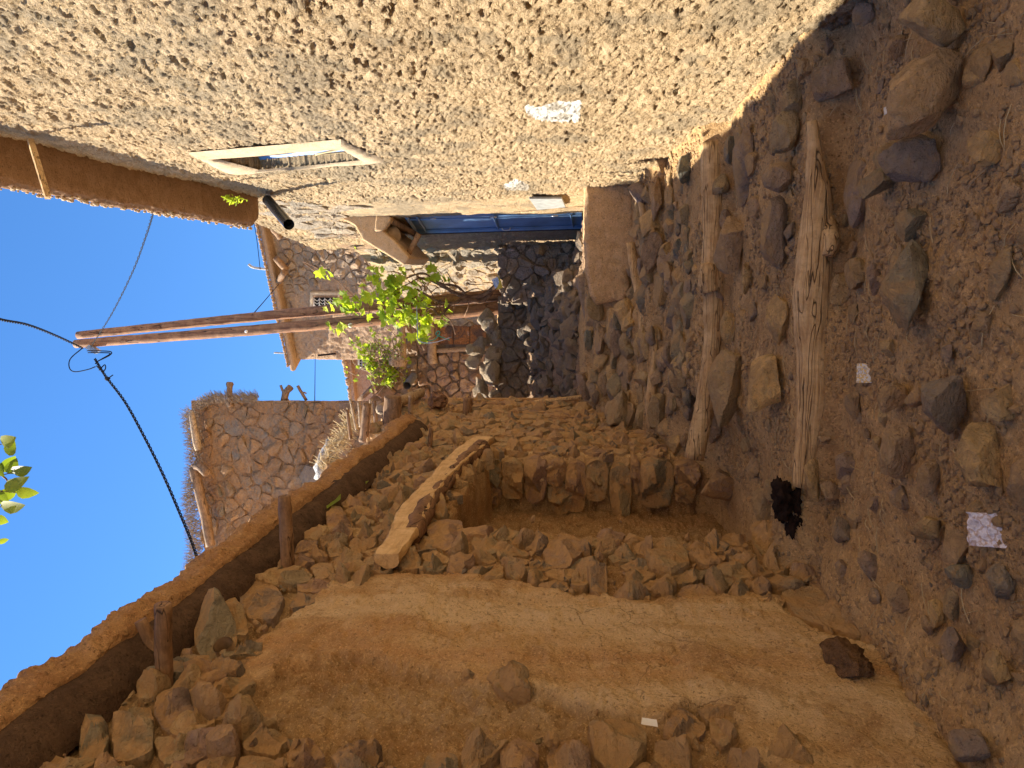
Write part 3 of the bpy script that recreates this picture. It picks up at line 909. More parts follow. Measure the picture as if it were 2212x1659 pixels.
# drain pipe, wooden lath and dried weed under the eave
bag = Bag(); V, Fc = tube_vf(curve_pts([atY(578, 432, 8.6), atY(624, 485, 7.9)], 8), [.062] * 8, 20, caps=False); bag.add(V, Fc)
V, Fc = tube_vf(curve_pts([atY(578, 432, 8.6), atY(623.5, 484.5, 7.91)], 8), [.054] * 8, 20, caps=False); bag.add(V, [f[::-1] for f in Fc])
tag(bag.build('drain_pipe', M['pipe_black']), 'glossy black drain pipe poking out below the end of the sunlit eave', 'pipe')
V, Fc = tube_vf(curve_pts([atY(66, 303, 5.35), atY(104, 427, 5.2)], 3), .028, 4, caps=True)
tag(put('wooden_lath', V, Fc, M['log'], None, False), 'narrow sawn lath sticking out under the upper end of the mud eave', 'lath')
bag = Bag(); r6 = random.Random(3); root_ = atY(478, 424, 7.6)
for k in range(9):
    e = atY(r6.uniform(500, 548), r6.uniform(428, 444), 7.5)
    P = curve_pts([root_, (root_ + e) / 2 + [0, 0, r6.uniform(-.03, .03)], e], 7); V, Fc = tube_vf(P, np.linspace(.006, .002, 7), 4); bag.add(V, Fc, 1)
    for q in range(7):
        p = P[r6.randint(2, 6)]; dd = np.array([r6.uniform(-1, 1), r6.uniform(-1, 1), r6.uniform(-1, 1)]) * .03
        bag.add([p, p + dd + [.006, 0, .006], p + dd * 1.6, p + dd - [.006, 0, .006]], [(0, 1, 2, 3)], r6.random())
tag(bag.build('dried_weed', M['leaf']), 'small wilted weed growing from the crack under the eave', 'plant')

# ------------------------------------------------------------------ left house (shaded rubble and ochre plaster)
lh = empty('rubble_house', (-1.75, 5, -1.4), 'low ochre rubble house in shade with a mud coping and a log over its doorway', 'house')
def frame_left(u, v, d): return np.stack([wall_left_x(u) + d, u, v], -1)
PLASTER = [(500, 1480), (560, 1380), (700, 1270), (850, 1240), (1050, 1250), (1250, 1290), (1400, 1300), (1640, 1280), (1700, 1330), (1830, 1400), (1930, 1420), (2010, 1540), (2120, 1700), (1700, 1700), (1600, 1600), (1560, 1520), (1400, 1560), (1290, 1540), (1150, 1490), (950, 1450), (760, 1420), (620, 1450), (560, 1500)]
NY0, NY1, NZ1 = 4.45, 6.62, 0.93                    # doorway hollow
ys = np.concatenate([np.arange(-4, 1.6, .1), near_spacing(1.6, 10.0, 0.0030, 0.0085)])
zs = np.arange(-1.7, 2.06, 0.0088)
LY, LZ = np.meshgrid(ys, zs, indexing='ij'); LX = wall_left_x(LY)
ok = LY > 1.2
px = np.zeros((LY.size, 2)); px[:] = -9999
sel = ok.ravel(); px[sel] = project(np.stack([LX, LY, LZ], -1).reshape(-1, 3)[sel])
pz = blurred(inpoly(px, PLASTER).reshape(LY.shape).astype(float), 60)
pz = smooth(0.30, 0.75, pz + 0.55 * fbm(LX, LY, LZ, 3.5, 5, 0.7, 60))
d = 0.035 * fbm(LX, LY, LZ, 0.8, 3, 0.5, 61) + 0.02 * fbm(LX, LY, LZ, 3.5, 3, 0.55, 62)
rg = 0.034 * fbm(LX, LY, LZ, 8, 4, 0.7, 63) + 0.014 * fbm(LX, LY, LZ, 34, 2, 0.7, 64)
gr = 0.0045 * fbm(LX, LY, LZ, 40, 2, 0.7, 65) + 0.006 * fbm(LX, LY * .6, LZ * .6, 12, 3, 0.6, 66)
gr = gr + 0.020 * fbm(LX, LY * 1.6, LZ * .5, 3.2, 3, 0.6, 75) + 0.010 * smooth(.1, .25, fbm(LX, LY, LZ, 4.5, 4, 0.6, 76))
crk = np.abs(fbm(LX, LY, LZ, 4.0, 3, 0.5, 67)); gr = gr - 0.012 * smooth(0.03, 0.0, crk) * smooth(0.0, 0.3, fbm(LX, LY, LZ, 1.5, 2, .5, 68))
d = d + (1 - pz) * (rg - 0.022) + pz * (gr + 0.02)
sk = fbm(LX, LY, LZ, 5, 2, 0.5, 69) * 0.07
niche = smooth(NY0 + sk, NY0 + .03 + sk, LY) * smooth(NY1 + sk, NY1 - .03 + sk, LY) * smooth(NZ1 + .04 * (5.5 - LY) + sk, NZ1 - .05 + .04 * (5.5 - LY) + sk, LZ)
back = 0.52 - 0.05 * fbm(LX, LY, LZ, 3, 4, 0.6, 70)
d = d - niche * back
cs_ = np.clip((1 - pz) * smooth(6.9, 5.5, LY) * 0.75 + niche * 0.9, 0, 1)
link('wall', mesh('wall', np.stack([LX + d, LY, LZ], -1).reshape(-1, 3), grid_faces(len(ys), len(zs)), True, {'coarse': cs_.ravel()}), lh, M['mud_left'])
V, Fc = prism_vf([(-6, -4, -1.8), (-2.6, -4, -1.8), (-2.75, 9.95, -1.8), (-6, 9.95, -1.8)], (0, 0, 3.75)); put('body', V, Fc, M['mud_left'], lh, False)
V, Fc = prism_vf([(-2.7, 9.9, -1.2), (-1.79, 9.9, -1.2), (-1.79, 10.0, -1.2), (-2.7, 10.0, -1.2)], (0, 0, 3.2)); put('end_wall', V, Fc, M['mud_left'], lh, False)

V, Fc = prism_vf([(-6, 10.02, -1.8), (-2.4, 10.02, -1.8), (-2.6, 12.7, -1.8), (-6, 12.7, -1.8)], (0, 0, 4.7)); put('sun_blocker', V, Fc, M['mud_left'], lh, False)  # unseen block, added to keep the sun off the upper path
def coping_z(Y): return 1.93 - 0.018 * (Y - 2.2)
sec = np.array([(-0.02, 0.0), (0.10, 0.015), (0.15, 0.035), (0.175, 0.08), (0.17, 0.15), (0.135, 0.21), (0.05, 0.25), (-0.2, 0.27), (-0.5, 0.22), (-1.0, 0.1)])
ss = np.linspace(0, len(sec) - 1, 56)
SU = np.interp(ss, range(len(sec)), sec[:, 0]); SZ = np.interp(ss, range(len(sec)), sec[:, 1])
yr = np.concatenate([np.arange(-4, 1.6, .2), near_spacing(1.6, 7.72, 0.004, 0.008)])
YY, II = np.meshgrid(yr, np.arange(56), indexing='ij')
XX = wall_left_x(YY) + SU[II]; ZZ = coping_z(YY) + SZ[II]
nn = 0.05 * fbm(XX, YY, ZZ, 2.4, 5, 0.6, 71) + 0.024 * fbm(XX, YY, ZZ, 16, 3, 0.65, 72)
XX = XX + nn * (SU[II] > -.01); ZZ = ZZ + nn * .7
VR = np.stack([XX, YY, ZZ], -1).reshape(-1, 3); FR = list(map(tuple, grid_faces(len(yr), 56, True)))
FR.append(tuple((len(yr) - 1) * 56 + i for i in range(56))[::-1])
put('coping', VR, FR, M['mud_coping'], lh)
# lower band of the coping mud, its shade painted in as a dark colour
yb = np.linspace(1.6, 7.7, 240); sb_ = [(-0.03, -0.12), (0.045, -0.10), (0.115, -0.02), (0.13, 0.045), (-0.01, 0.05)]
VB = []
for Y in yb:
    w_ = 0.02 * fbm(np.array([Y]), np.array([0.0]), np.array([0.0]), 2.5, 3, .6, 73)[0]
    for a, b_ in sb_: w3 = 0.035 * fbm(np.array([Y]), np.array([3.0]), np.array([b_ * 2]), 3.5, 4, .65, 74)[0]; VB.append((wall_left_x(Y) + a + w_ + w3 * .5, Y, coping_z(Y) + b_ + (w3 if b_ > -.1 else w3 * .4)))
put('coping_shade_band', VB, grid_faces(len(yb), 5, False), M['mud_coping_shade'], lh)

# custom large stones traced on the wall (picture outlines dropped on the wall plane)
def wpoly(pts): return np.array([left_hit(x, y)[1:] for x, y in pts])
big = [([(1677, 1277), (1718, 1261), (1840, 1272), (1887, 1283), (1933, 1359), (1936, 1383), (1843, 1388), (1810, 1370), (1709, 1340)], .11, .95),
       ([(1851, 1392), (1895, 1384), (1935, 1395), (1940, 1415), (1900, 1424), (1862, 1412)], .08, .8),
       ([(1960, 1405), (2010, 1412), (2050, 1440), (2060, 1480), (2020, 1500), (1985, 1470), (1962, 1440)], .13, .9),
       ([(1615, 1140), (1660, 1128), (1700, 1150), (1705, 1195), (1650, 1215), (1625, 1180)], .15, .45),
       ([(1530, 1560), (1560, 1520), (1595, 1560), (1600, 1605), (1560, 1625), (1535, 1600)], .07, .35),
       ([(1650, 1640), (1680, 1600), (1730, 1590), (1790, 1640), (1810, 1700), (1650, 1700)], .10, .33),
       ([(1270, 1570), (1330, 1560), (1400, 1580), (1395, 1650), (1330, 1690), (1275, 1640)], .09, .3),
       ([(1410, 1610), (1470, 1600), (1500, 1640), (1490, 1700), (1410, 1700)], .09, .35),
       ([(1178, 1640), (1200, 1600), (1250, 1605), (1285, 1660), (1270, 1720), (1190, 1720)], .12, .85),
       ([(1078, 1620), (1120, 1600), (1170, 1620), (1160, 1700), (1085, 1700)], .10, .8),
       ([(1560, 1660), (1600, 1610), (1640, 1640), (1645, 1710), (1570, 1710)], .1, .9),
       ([(415, 1390), (445, 1330), (480, 1322), (520, 1370), (510, 1430), (440, 1435)], .13, .2),
       ([(390, 1440), (440, 1440), (500, 1440), (495, 1475), (420, 1490), (395, 1470)], .10, .8),
       ([(400, 1500), (450, 1490), (500, 1510), (480, 1560), (430, 1560)], .12, .9),
       ([(340, 1500), (390, 1495), (425, 1530), (400, 1590), (350, 1590), (330, 1540)], .10, .75),
       ([(240, 1580), (290, 1520), (330, 1530), (335, 1580), (330, 1640), (250, 1660)], .09, .15),
       ([(330, 1600), (400, 1590), (440, 1610), (400, 1650), (350, 1660)], .08, .3),
       ([(430, 1590), (480, 1560), (520, 1590), (520, 1640), (450, 1650)], .09, .85),
       ([(180, 1560), (215, 1545), (240, 1590), (225, 1650), (170, 1650)], .12, .2),
       ([(520, 1260), (580, 1255), (620, 1290), (600, 1350), (540, 1350), (515, 1310)], .1, .7),
       ([(465, 1320), (500, 1290), (530, 1330), (540, 1380), (500, 1380)], .1, .3),
       ([(640, 1260), (700, 1250), (740, 1262), (690, 1285), (645, 1285)], .06, .8),
       ([(700, 1110), (735, 1095), (750, 1120), (735, 1150), (705, 1145)], .07, .8),
       ([(1170, 1195), (1210, 1150), (1255, 1165), (1260, 1200), (1225, 1235), (1185, 1235)], .1, .85),
       ([(1015, 1170), (1050, 1135), (1090, 1150), (1100, 1190), (1060, 1210), (1025, 1200)], .1, .25),
       ([(920, 1140), (960, 1125), (1000, 1130), (1005, 1170), (970, 1200), (930, 1185)], .1, .8),
       ([(1265, 1250), (1290, 1215), (1312, 1240), (1312, 1290), (1275, 1285)], .12, .68),
       ([(1228, 1225), (1258, 1205), (1290, 1215), (1285, 1250), (1250, 1260)], .09, .2),
       ([(1390, 1200), (1440, 1165), (1480, 1185), (1495, 1230), (1450, 1250), (1400, 1240)], .1, .3)]
bigpx = [b_[0] for b_ in big]
rb = np.random.RandomState(4)
for k, (pts, h, ti) in enumerate(big):
    V, Fc, c = stone_vf(wpoly(pts)[::-1], frame_left, h, 900 + k, 0.0, 36, 9, 0.05, .8, 0.3)
    put('stone', V, Fc, M['stone_left'], lh, True, {'tint': np.full(len(V), ti)})
NICHEPX = [(1030, 975), (1060, 965), (1420, 985), (1640, 985), (1620, 1150), (1560, 1150), (1400, 1160), (1250, 1155), (1090, 1140), (960, 1130)]
COARSE = [(560, 1400), (760, 1420), (950, 1450), (1290, 1540), (1250, 1595), (1100, 1590), (900, 1640), (620, 1600), (540, 1500)]
def keep_left(p, grow=0):
    Y, Z = p
    if NY0 - .05 < Y < NY1 + .05 and Z < NZ1 + .03: return False
    q = project(np.array([wall_left_x(Y), Y, Z]))
    if inpoly(q, PLASTER)[0]: return False
    if inpoly(q, COARSE)[0]: return False
    if q[0] > 1000 and q[0] < 2000 and q[1] > 1500 and rb.rand() < .12: return False
    if Z > coping_z(Y) - .12 and Y < 7.7: return False
    if Z < ground_z(-1.6, Y) - .1: return False
    for bp in bigpx:
        if inpoly(q, bp)[0]: return False
    return True
cl = cells(1.6, 6.7, -1.5, 1.9, 0.145, 81, 1.2, 0.22, keep_left)
lay_stones(lh, frame_left, cl, M['stone_left'], (0.045, 0.14), 81, 0.002, limit=230, sink=.06, fine=14)
chips(lh, frame_left, 2600, 1.6, 6.6, -1.5, 1.9, .008, .045, M['stone_left'], 85, lambda p: keep_left(p) or rb.rand() < .04)
chips(lh, frame_left, 900, 6.6, 9.9, -.9, 2.3, .01, .05, M['stone_left'], 86)
cl = cells(6.6, 9.9, -0.9, 2.3, 0.18, 82, 1.3, 0.25, keep_left)
lay_stones(lh, frame_left, cl, M['stone_left'], (0.03, 0.12), 82, 0.002, limit=60, sink=.06, fine=30)

# far jamb of the doorway: a column of big stones facing the viewer
def frame_jamb(u, v, d): return np.stack([u, np.full_like(u, 6.56) - d, v], -1)
jamb = [(1030, 985, 1085, 1045, .2), (1045, 1045, 1085, 1090, .75), (1086, 988, 1132, 1070, .3), (1133, 990, 1180, 1075, .8), (1182, 992, 1222, 1040, .85), (1185, 1040, 1235, 1100, .15), (1223, 990, 1265, 1100, .8),
        (1266, 990, 1312, 1075, .3), (1314, 1000, 1362, 1110, .25), (1363, 988, 1380, 1060, .8), (1381, 990, 1452, 1085, .2), (1454, 992, 1508, 1042, .8), (1456, 1043, 1500, 1075, .9)]
for k, (x0, y0, x1, y1, ti) in enumerate(jamb):
    r7 = random.Random(k)
    x0 -= 3; x1 += 3; y0 -= 2; y1 += 6
    P = [(x0 + 2, y0 + 6), ((x0 + x1) / 2, y0 - 2 + r7.uniform(-3, 3)), (x1 - 2, y0 + r7.uniform(2, 10)), (x1, (y0 + y1) / 2), (x1 - r7.uniform(2, 12), y1 - 2), ((x0 + x1) / 2, y1 + 3), (x0 + r7.uniform(2, 12), y1 - 3), (x0, (y0 + y1) / 2)]
    q = np.array([atY(a, b_, 6.60)[[0, 2]] for a, b_ in P])
    V, Fc, c = stone_vf(q, frame_jamb, .17, 700 + k, 0.002, 30, 8, .25, .8, .35)
    put('stone', V, [f[::-1] for f in Fc], M['stone_left'], lh, True, {'tint': np.full(len(V), ti)})
pB = atY(1560, 1052, 6.0); place_rock('stone', lh, 1560, 1052, 95, 100, .85, 31, M['stone_left'], 4, P=pB, tall=1.0, sink=.5, cuts=12)

# peeled poplar log above the doorway
LP = [left_hit(838, 1240), left_hit(868, 1190), left_hit(902, 1122), left_hit(955, 1052), left_hit(1000, 1005), left_hit(1046, 968)]
LP = [p + [0.09, 0, 0] for p in LP]
lc = curve_pts(LP, 60)
tt_ = np.linspace(0, 1, 60)
rad = np.interp(tt_, [0, .2, .38, .5, .8, .95, 1], [.075, .085, .105, .08, .10, .115, .10])
V, Fc = tube_vf(lc, rad, 24, .35, 3)
V = np.asarray(V); ref = np.concatenate([lc[:1], lc, lc[-1:]])
cx = np.repeat(ref[:, 0], 24)
V[:, 0] = cx + np.clip((V[:, 0] - cx) * .8, -1, .030) + .004 * fbm(V[:, 0], V[:, 1], V[:, 2], 25, 3)
o = put('lintel_log', V, Fc, M['log_peeled'], lh); o.data.set_sharp_from_angle(angle=math.radians(35))
for k, (a_, b_) in enumerate([(14, 56)]):
    V, Fc = tube_vf(lc[a_:b_] + [-0.03, 0, -.045], rad[a_:b_] * .74, 16, .28, 5 + k); put('bark', V, Fc, M['bark'], lh)
V, Fc = tube_vf(curve_pts([atY(985, 1120, 5.6), atY(1010, 1080, 6.2), atY(1025, 1050, 6.5)], 8), .09, 12, .4, 6); put('inner_beam', V, Fc, M['bark'], lh)
V, Fc = tube_vf(curve_pts([left_hit(1262, 1166) + [-.1, 0, 0], left_hit(1420, 1168) + [-.1, 0, 0]], 8), .03, 8, .3, 6); put('door_board', V, Fc, M['log_peeled'], lh)

# beam ends that stick out of the wall, pegs and a clay pipe
def stub(a, b_, r0, r1, mat, name='beam_end', n=14, bend=0, push=0.0):
    A = left_hit(*a); Bx = A[0] + push
    A = A + [-.1, 0, 0]
    r = ray(*b_); B_ = r * (A[1] / r[1])
    m_ = (A + B_) / 2 + [0, 0, bend]
    V, Fc = tube_vf(curve_pts([A, m_, B_], 16), np.linspace(r0, r1, 16), n, .15, int(a[0]))
    return put(name, V, Fc, mat, lh)
stub((622, 1228), (614, 1072), .040, .036, M['beam'])
stub((350, 1478), (352, 1306), .036, .033, M['beam'])
stub((345, 1430), (303, 1340), .030, .026, M['beam'], bend=-.02)
stub((924, 968), (932, 926), .028, .022, M['beam'], 'peg', 10)
o = Bag(); pa = left_hit(488, 1408)
for rr0, fl in ((.042, 1), (.037, -1)):
    V, Fc = tube_vf(curve_pts([pa + [-.2, .1, .0], pa + [.045, -.02, .0]], 4), rr0, 22, caps=False); o.add(V, Fc if fl > 0 else [f[::-1] for f in Fc])
V, Fc = lathe_vf([(.037, 0), (.042, 0)], 22)
o.build('drain_pipe', M['clay'], lh)
V, Fc = ICO[1]

# ragged brushwood ledge along the far wall top: stubs and slabs
ledge = [((785, 935), (793, 872), .055), ((800, 900), (802, 862), .03), ((846, 918), (848, 856), .12), ((886, 902), (888, 853), .035), ((812, 905), (808, 866), .03), ((770, 912), (757, 862), .02), ((757, 930), (750, 885), .022), ((778, 905), (775, 868), .02), ((830, 905), (826, 860), .02), ((862, 900), (866, 858), .022), ((1008, 893), (1010, 860), .06)]
for k, (a, b_, r_) in enumerate(ledge):
    stub(a, b_, r_, r_ * .85, M['dry_wood'] if k % 2 else M['beam'], 'stick', 8)
sl = [atY(822, 884, 8.3), atY(850, 872, 8.8), atY(880, 862, 9.2), atY(908, 848, 9.7)]
V, Fc = tube_vf(curve_pts(sl, 12), .075, 8, .3, 4); put('ledge_log', V, Fc, M['dry_wood'], lh)
V, Fc = rock_vf(77, 3, 3, .5); V = V * [.14, .16, .15] + atY(945, 864, 8.9); put('root_stump', V, Fc, M['bark'], lh)
V, Fc = rock_vf(78, 3, 3, .5); V = V * [.10, .14, .07] + atY(1012, 872, 9.2); put('root_stump', V, Fc, M['bark'], lh)
lay_stones(lh, frame_left, cells(7.75, 9.85, 1.75, 2.5, .2, 83, 1.2, .15), M['stone_left'], (.05, .12), 83, .006, limit=25)
V, Fc = prism_vf([(-2.75, 7.7, 1.6), (-1.80, 7.7, 1.6), (-1.85, 9.9, 1.6), (-2.75, 9.9, 1.6)], (0, 0, .85)); put('upper_wall', V, Fc, M['mud_left'], lh, False)
# sunlit brushwood in the gap
bag = Bag(); r8 = random.Random(8)
for k in range(260):
    p = atY(r8.uniform(690, 762), 0, 9.0)
    t = r8.random(); cx = 765 - 70 * t + r8.uniform(-9, 9); cy = 905 + 105 * t + r8.uniform(-14, 14)
    p = atY(cx, cy, r8.uniform(8.9, 9.3)); dd = np.array([r8.uniform(-.5, 1), r8.uniform(-.3, .3), r8.uniform(-1, 1)]); dd /= np.linalg.norm(dd)
    V, Fc = tube_vf(curve_pts([p, p + dd * .08, p + dd * .15 + [0, 0, r8.uniform(-.04, .04)]], 4), .0045, 3, caps=False); bag.add(V, Fc, r8.random())
o = bag.build('brushwood', M['straw'], lh); o['kind'] = 'stuff'
V, Fc = tube_vf(curve_pts([atY(690, 1035, 9.1), atY(693, 1000, 9.1), atY(706, 960, 9.15), atY(712, 945, 9.15)], 10), np.array([.07, .08, .08, .07, .06, .055, .045, .035, .025, .012]), 12, 1.1, 2)
tag(put('driftwood', V, Fc, M['grey_wood'], None), 'bleached white piece of wood standing behind the coping in the sun', 'wood')
for k, (x, y, w, h, ti) in enumerate([(735, 965, 40, 34, .9), (715, 1000, 50, 40, .5), (745, 935, 26, 22, .2)]):
    place_rock('stone', lh, x, y, w, h, ti, 300 + k, M['stone_pale'], 3, P=atY(x, y, 9.25), tall=1)
# green leaves caught on the wall
for k, (x, y, s) in enumerate([(727, 1100, .12), (795, 1060, .03)]):
    p = left_hit(x, y) + [.07, 0, 0]
    V = [p + [0, -s * 1.6, 0], p + [.01, -s * .5, s * .45], p + [0, s * 1.5, s * .2], p + [.012, -s * .2, -s * .35]]
    tag(put('fallen_leaf', V, [(0, 3, 2, 1)], M['leaf'], None, False, {'tint': [.1] * 4}), ['larger green leaf caught on the shaded rubble just below the coping', 'smaller green leaf nearer the far end of the coping'][k], 'leaf')
# stick leaning at the far corner of the wall
V, Fc = tube_vf(curve_pts([atY(1140, 872, 9.6), atY(1200, 864, 9.6), atY(1258, 858, 9.55)], 8), .033, 10, .15, 4)
tag(put('wooden_stake', V, Fc, M['log'], None), 'pale wooden stake upright at the far corner of the rubble wall', 'stake')
# dark clod in the plaster
pc = left_hit(1815, 1455); V, Fc = rock_vf(55, 4, 7, .45); V = V * [.075, .135, .12] + pc + [.05, 0, 0]
tag(put('dung_clod', V, Fc, M['clod'], None), 'dark crumbly clod stuck in the smooth ochre plaster near the wall foot', 'clod')
# torn wrappers wedged low in the near wall
p = left_hit(1400, 1632) + [.12, 0, 0]
V = [p + [0, -.016, -.03], p + [.01, .01, -.028], p + [.006, .024, .02], p + [0, -.004, .026]]
tag(put('paper_scrap', V, [(0, 1, 2, 3)], M['paper'], None, False), 'torn white paper scrap with fine print wedged between dark wall stones', 'paper')

# ------------------------------------------------------------------ logs across the steps
def lay_log(name, pts, rs, Ys, mat, label, cat='log', n=20, noise=.15, seed=1, lift=0.0, parent=None, m_=46):
    P = [atY(x, y, Y) + [0, 0, lift] for (x, y), Y in zip(pts, Ys)]
    c = curve_pts(P, m_)
    rr = np.interp(np.linspace(0, 1, m_), np.linspace(0, 1, len(rs)), np.array(rs) * np.mean(Ys) / F)
    V, Fc = tube_vf(c, rr, n, noise, seed)
    o = put(name, V, Fc, mat, parent)
    if label: tag(o, label, cat, 'logs edging the rubble steps')
    return o
l1 = lay_log('step_log', [(1762, 262), (1768, 330), (1774, 420), (1770, 520), (1762, 640), (1766, 760), (1764, 880), (1750, 970), (1736, 1050)], [10, 14, 26, 33, 37, 35, 32, 24, 18], [3.95] * 9, M['log'], 'nearest thick pale log lying right across the path', seed=3, lift=.02)
V, Fc = tube_vf(curve_pts([atY(1788, 470, 3.93), atY(1796, 520, 3.86), atY(1790, 552, 3.84)], 10), np.array([.03, .035, .04, .042, .042, .042, .04, .04, .035, .03]), 14, .3, 5)
put('knot', V, Fc, M['log'], l1)
l2 = lay_log('step_log', [(1536, 308), (1540, 400), (1542, 500), (1540, 600), (1543, 700), (1534, 800), (1520, 890), (1500, 990)], [20, 23, 23, 25, 22, 21, 21, 21], [5.85] * 8, M['log'], 'straight cracked log of the second step, burnt brown at its end', seed=6, noise=.18)
V, Fc = tube_vf(curve_pts([atY(1533, 575, 5.8), atY(1530, 600, 5.78), atY(1534, 625, 5.8)], 8), .075, 14, .3, 5); put('knot', V, Fc, M['log'], l2)
lay_log('step_log', [(1362, 525), (1375, 600), (1388, 660), (1395, 700), (1392, 760), (1382, 838)], [9, 11, 12, 15, 13, 10], [8.2, 8.1, 8.0, 7.9, 7.9, 7.9], M['log'], 'forked pale branch below the mud doorstep', seed=7)
lay_log('step_log', [(1382, 430), (1398, 500), (1404, 580), (1412, 650), (1418, 700)], [6, 8, 9, 11, 5], [7.8] * 5, M['log'], 'shorter twisted branch lying against the forked one', seed=8)
lay_log('step_log', [(1416, 720), (1412, 790), (1406, 860), (1404, 925)], [4, 8, 12, 7], [7.5] * 4, M['log'], 'spindle shaped grey branch beside the grey boulder on the left', seed=9)
lay_log('step_log', [(1490, 318), (1490, 400), (1492, 480), (1492, 560), (1491, 670)], [9, 9, 6, 5, 5], [6.5] * 5, M['log'], 'thin stick half sunk behind the second step log', seed=10, noise=.3)
lay_log('wood_wedge', [(1660, 672), (1650, 740), (1640, 790), (1632, 838)], [3, 7, 12, 17], [4.75, 4.75, 4.72, 4.7], M['log'], 'split wedge of wood between the two lower logs', 'wood', seed=11)

# charred stump
pc = ground_hit(1712, 1090); bag = Bag()
for k, (dx, dz, s) in enumerate([(0.06, .06, .12), (-.11, .00, .10), (-.02, .05, .11), (.02, -.02, .12), (-.06, -.03, .09)]):
    V, Fc = rock_vf(400 + k, 4, 4, .6); bag.add(V * [s * .9, s * .75, s * .5] + pc + [dx, 0, dz], Fc)
tag(bag.build('charred_stump', M['char']), 'black charred stump at the left end of the nearest log', 'stump')

# ------------------------------------------------------------------ mud doorstep and slab
PBt = 8.75
def rough_block(name, px_poly, Y0, Y1, mat, seed, label, cat, amp=.025, cell=.03):
    P = [atY(x, y, Y0) for x, y in px_poly]
    V, Fc = prism_vf(P, (0, Y1 - Y0, 0))
    o = put(name, V, Fc, mat, None, True); bevel(o, .05, 3)
    sb = o.modifiers.new('sub', 'SUBSURF'); sb.subdivision_type = 'SIMPLE'; sb.levels = sb.render_levels = 5
    tx = bpy.data.textures.new('rough' + name, 'CLOUDS'); tx.noise_scale = 0.16; tx.noise_depth = 4
    dm = o.modifiers.new('disp', 'DISPLACE'); dm.texture = tx; dm.strength = amp * 2; dm.texture_coords = 'GLOBAL'
    if label: tag(o, label, cat)
    return o
rough_block('mud_doorstep', [(1263, 388), (1262, 500), (1266, 590), (1275, 640), (1290, 662), (1325, 652), (1352, 650), (1362, 620), (1356, 590), (1375, 560), (1372, 500), (1375, 380)], 8.7, 11.2, M['mud_step'], 1, 'rounded mud doorstep block in front of the blue door', 'doorstep')
rough_block('stone_slab', [(1241, 598), (1266, 590), (1290, 697), (1266, 704)], 9.3, 9.9, M['stone_pier'], 2, 'long dressed slab tilted behind the left end of the mud doorstep', 'slab', .01)

# ------------------------------------------------------------------ rocks of the path
top_rocks = [(2085, 45, 150, 125, .35, 'large dark grey boulder in the upper right corner of the photo'),
             (2055, 205, 175, 190, .95, 'biggest ochre boulder of the path, below the dark grey one'),
             (2010, 345, 120, 112, .75, 'purple and ochre boulder tucked under the biggest one'),
             (1995, 632, 120, 235, .55, 'long flat dark slab bedded in the middle of the near path'),
             (1595, 830, 72, 185, .08, 'long rounded tan block set just below the second log'),
             (1703, 505, 85, 165, .78, 'brown wedge boulder leaning against the right half of the nearest log'),
             (1685, 835, 80, 145, .4, 'grey cleft boulder behind the left half of the nearest log'),
             (1365, 885, 62, 100, .3, 'angular grey boulder at the left end of the third step'),
             (1430, 535, 52, 135, .9, 'jagged tan boulder under the mud doorstep'),
             (1967, 975, 95, 125, .9, 'rounded tan boulder on the near left side of the path'),
             (2165, 1000, 110, 180, .38, 'broad olive boulder at the lower edge of the path'),
             (2085, 870, 112, 140, .72, 'brown boulder right of the broad olive one'),
             (1725, 280, 66, 104, .3, 'pointed stone beside the right tip of the nearest log'),
             (1840, 173, 95, 100, .9, 'squarish tan stone near the sunlit wall foot'),
             (1935, 395, 95, 74, .56, 'dark green stone in the near path')]
for k, (x, y, w, h, ti, lab) in enumerate(top_rocks):
    tag(place_rock('boulder', None, x, y, w, h, ti, 100 + k, M['stone_path'], 4, sink=-.05, cuts=15, tall=1.0), lab, 'boulder', 'loose boulders on the path')
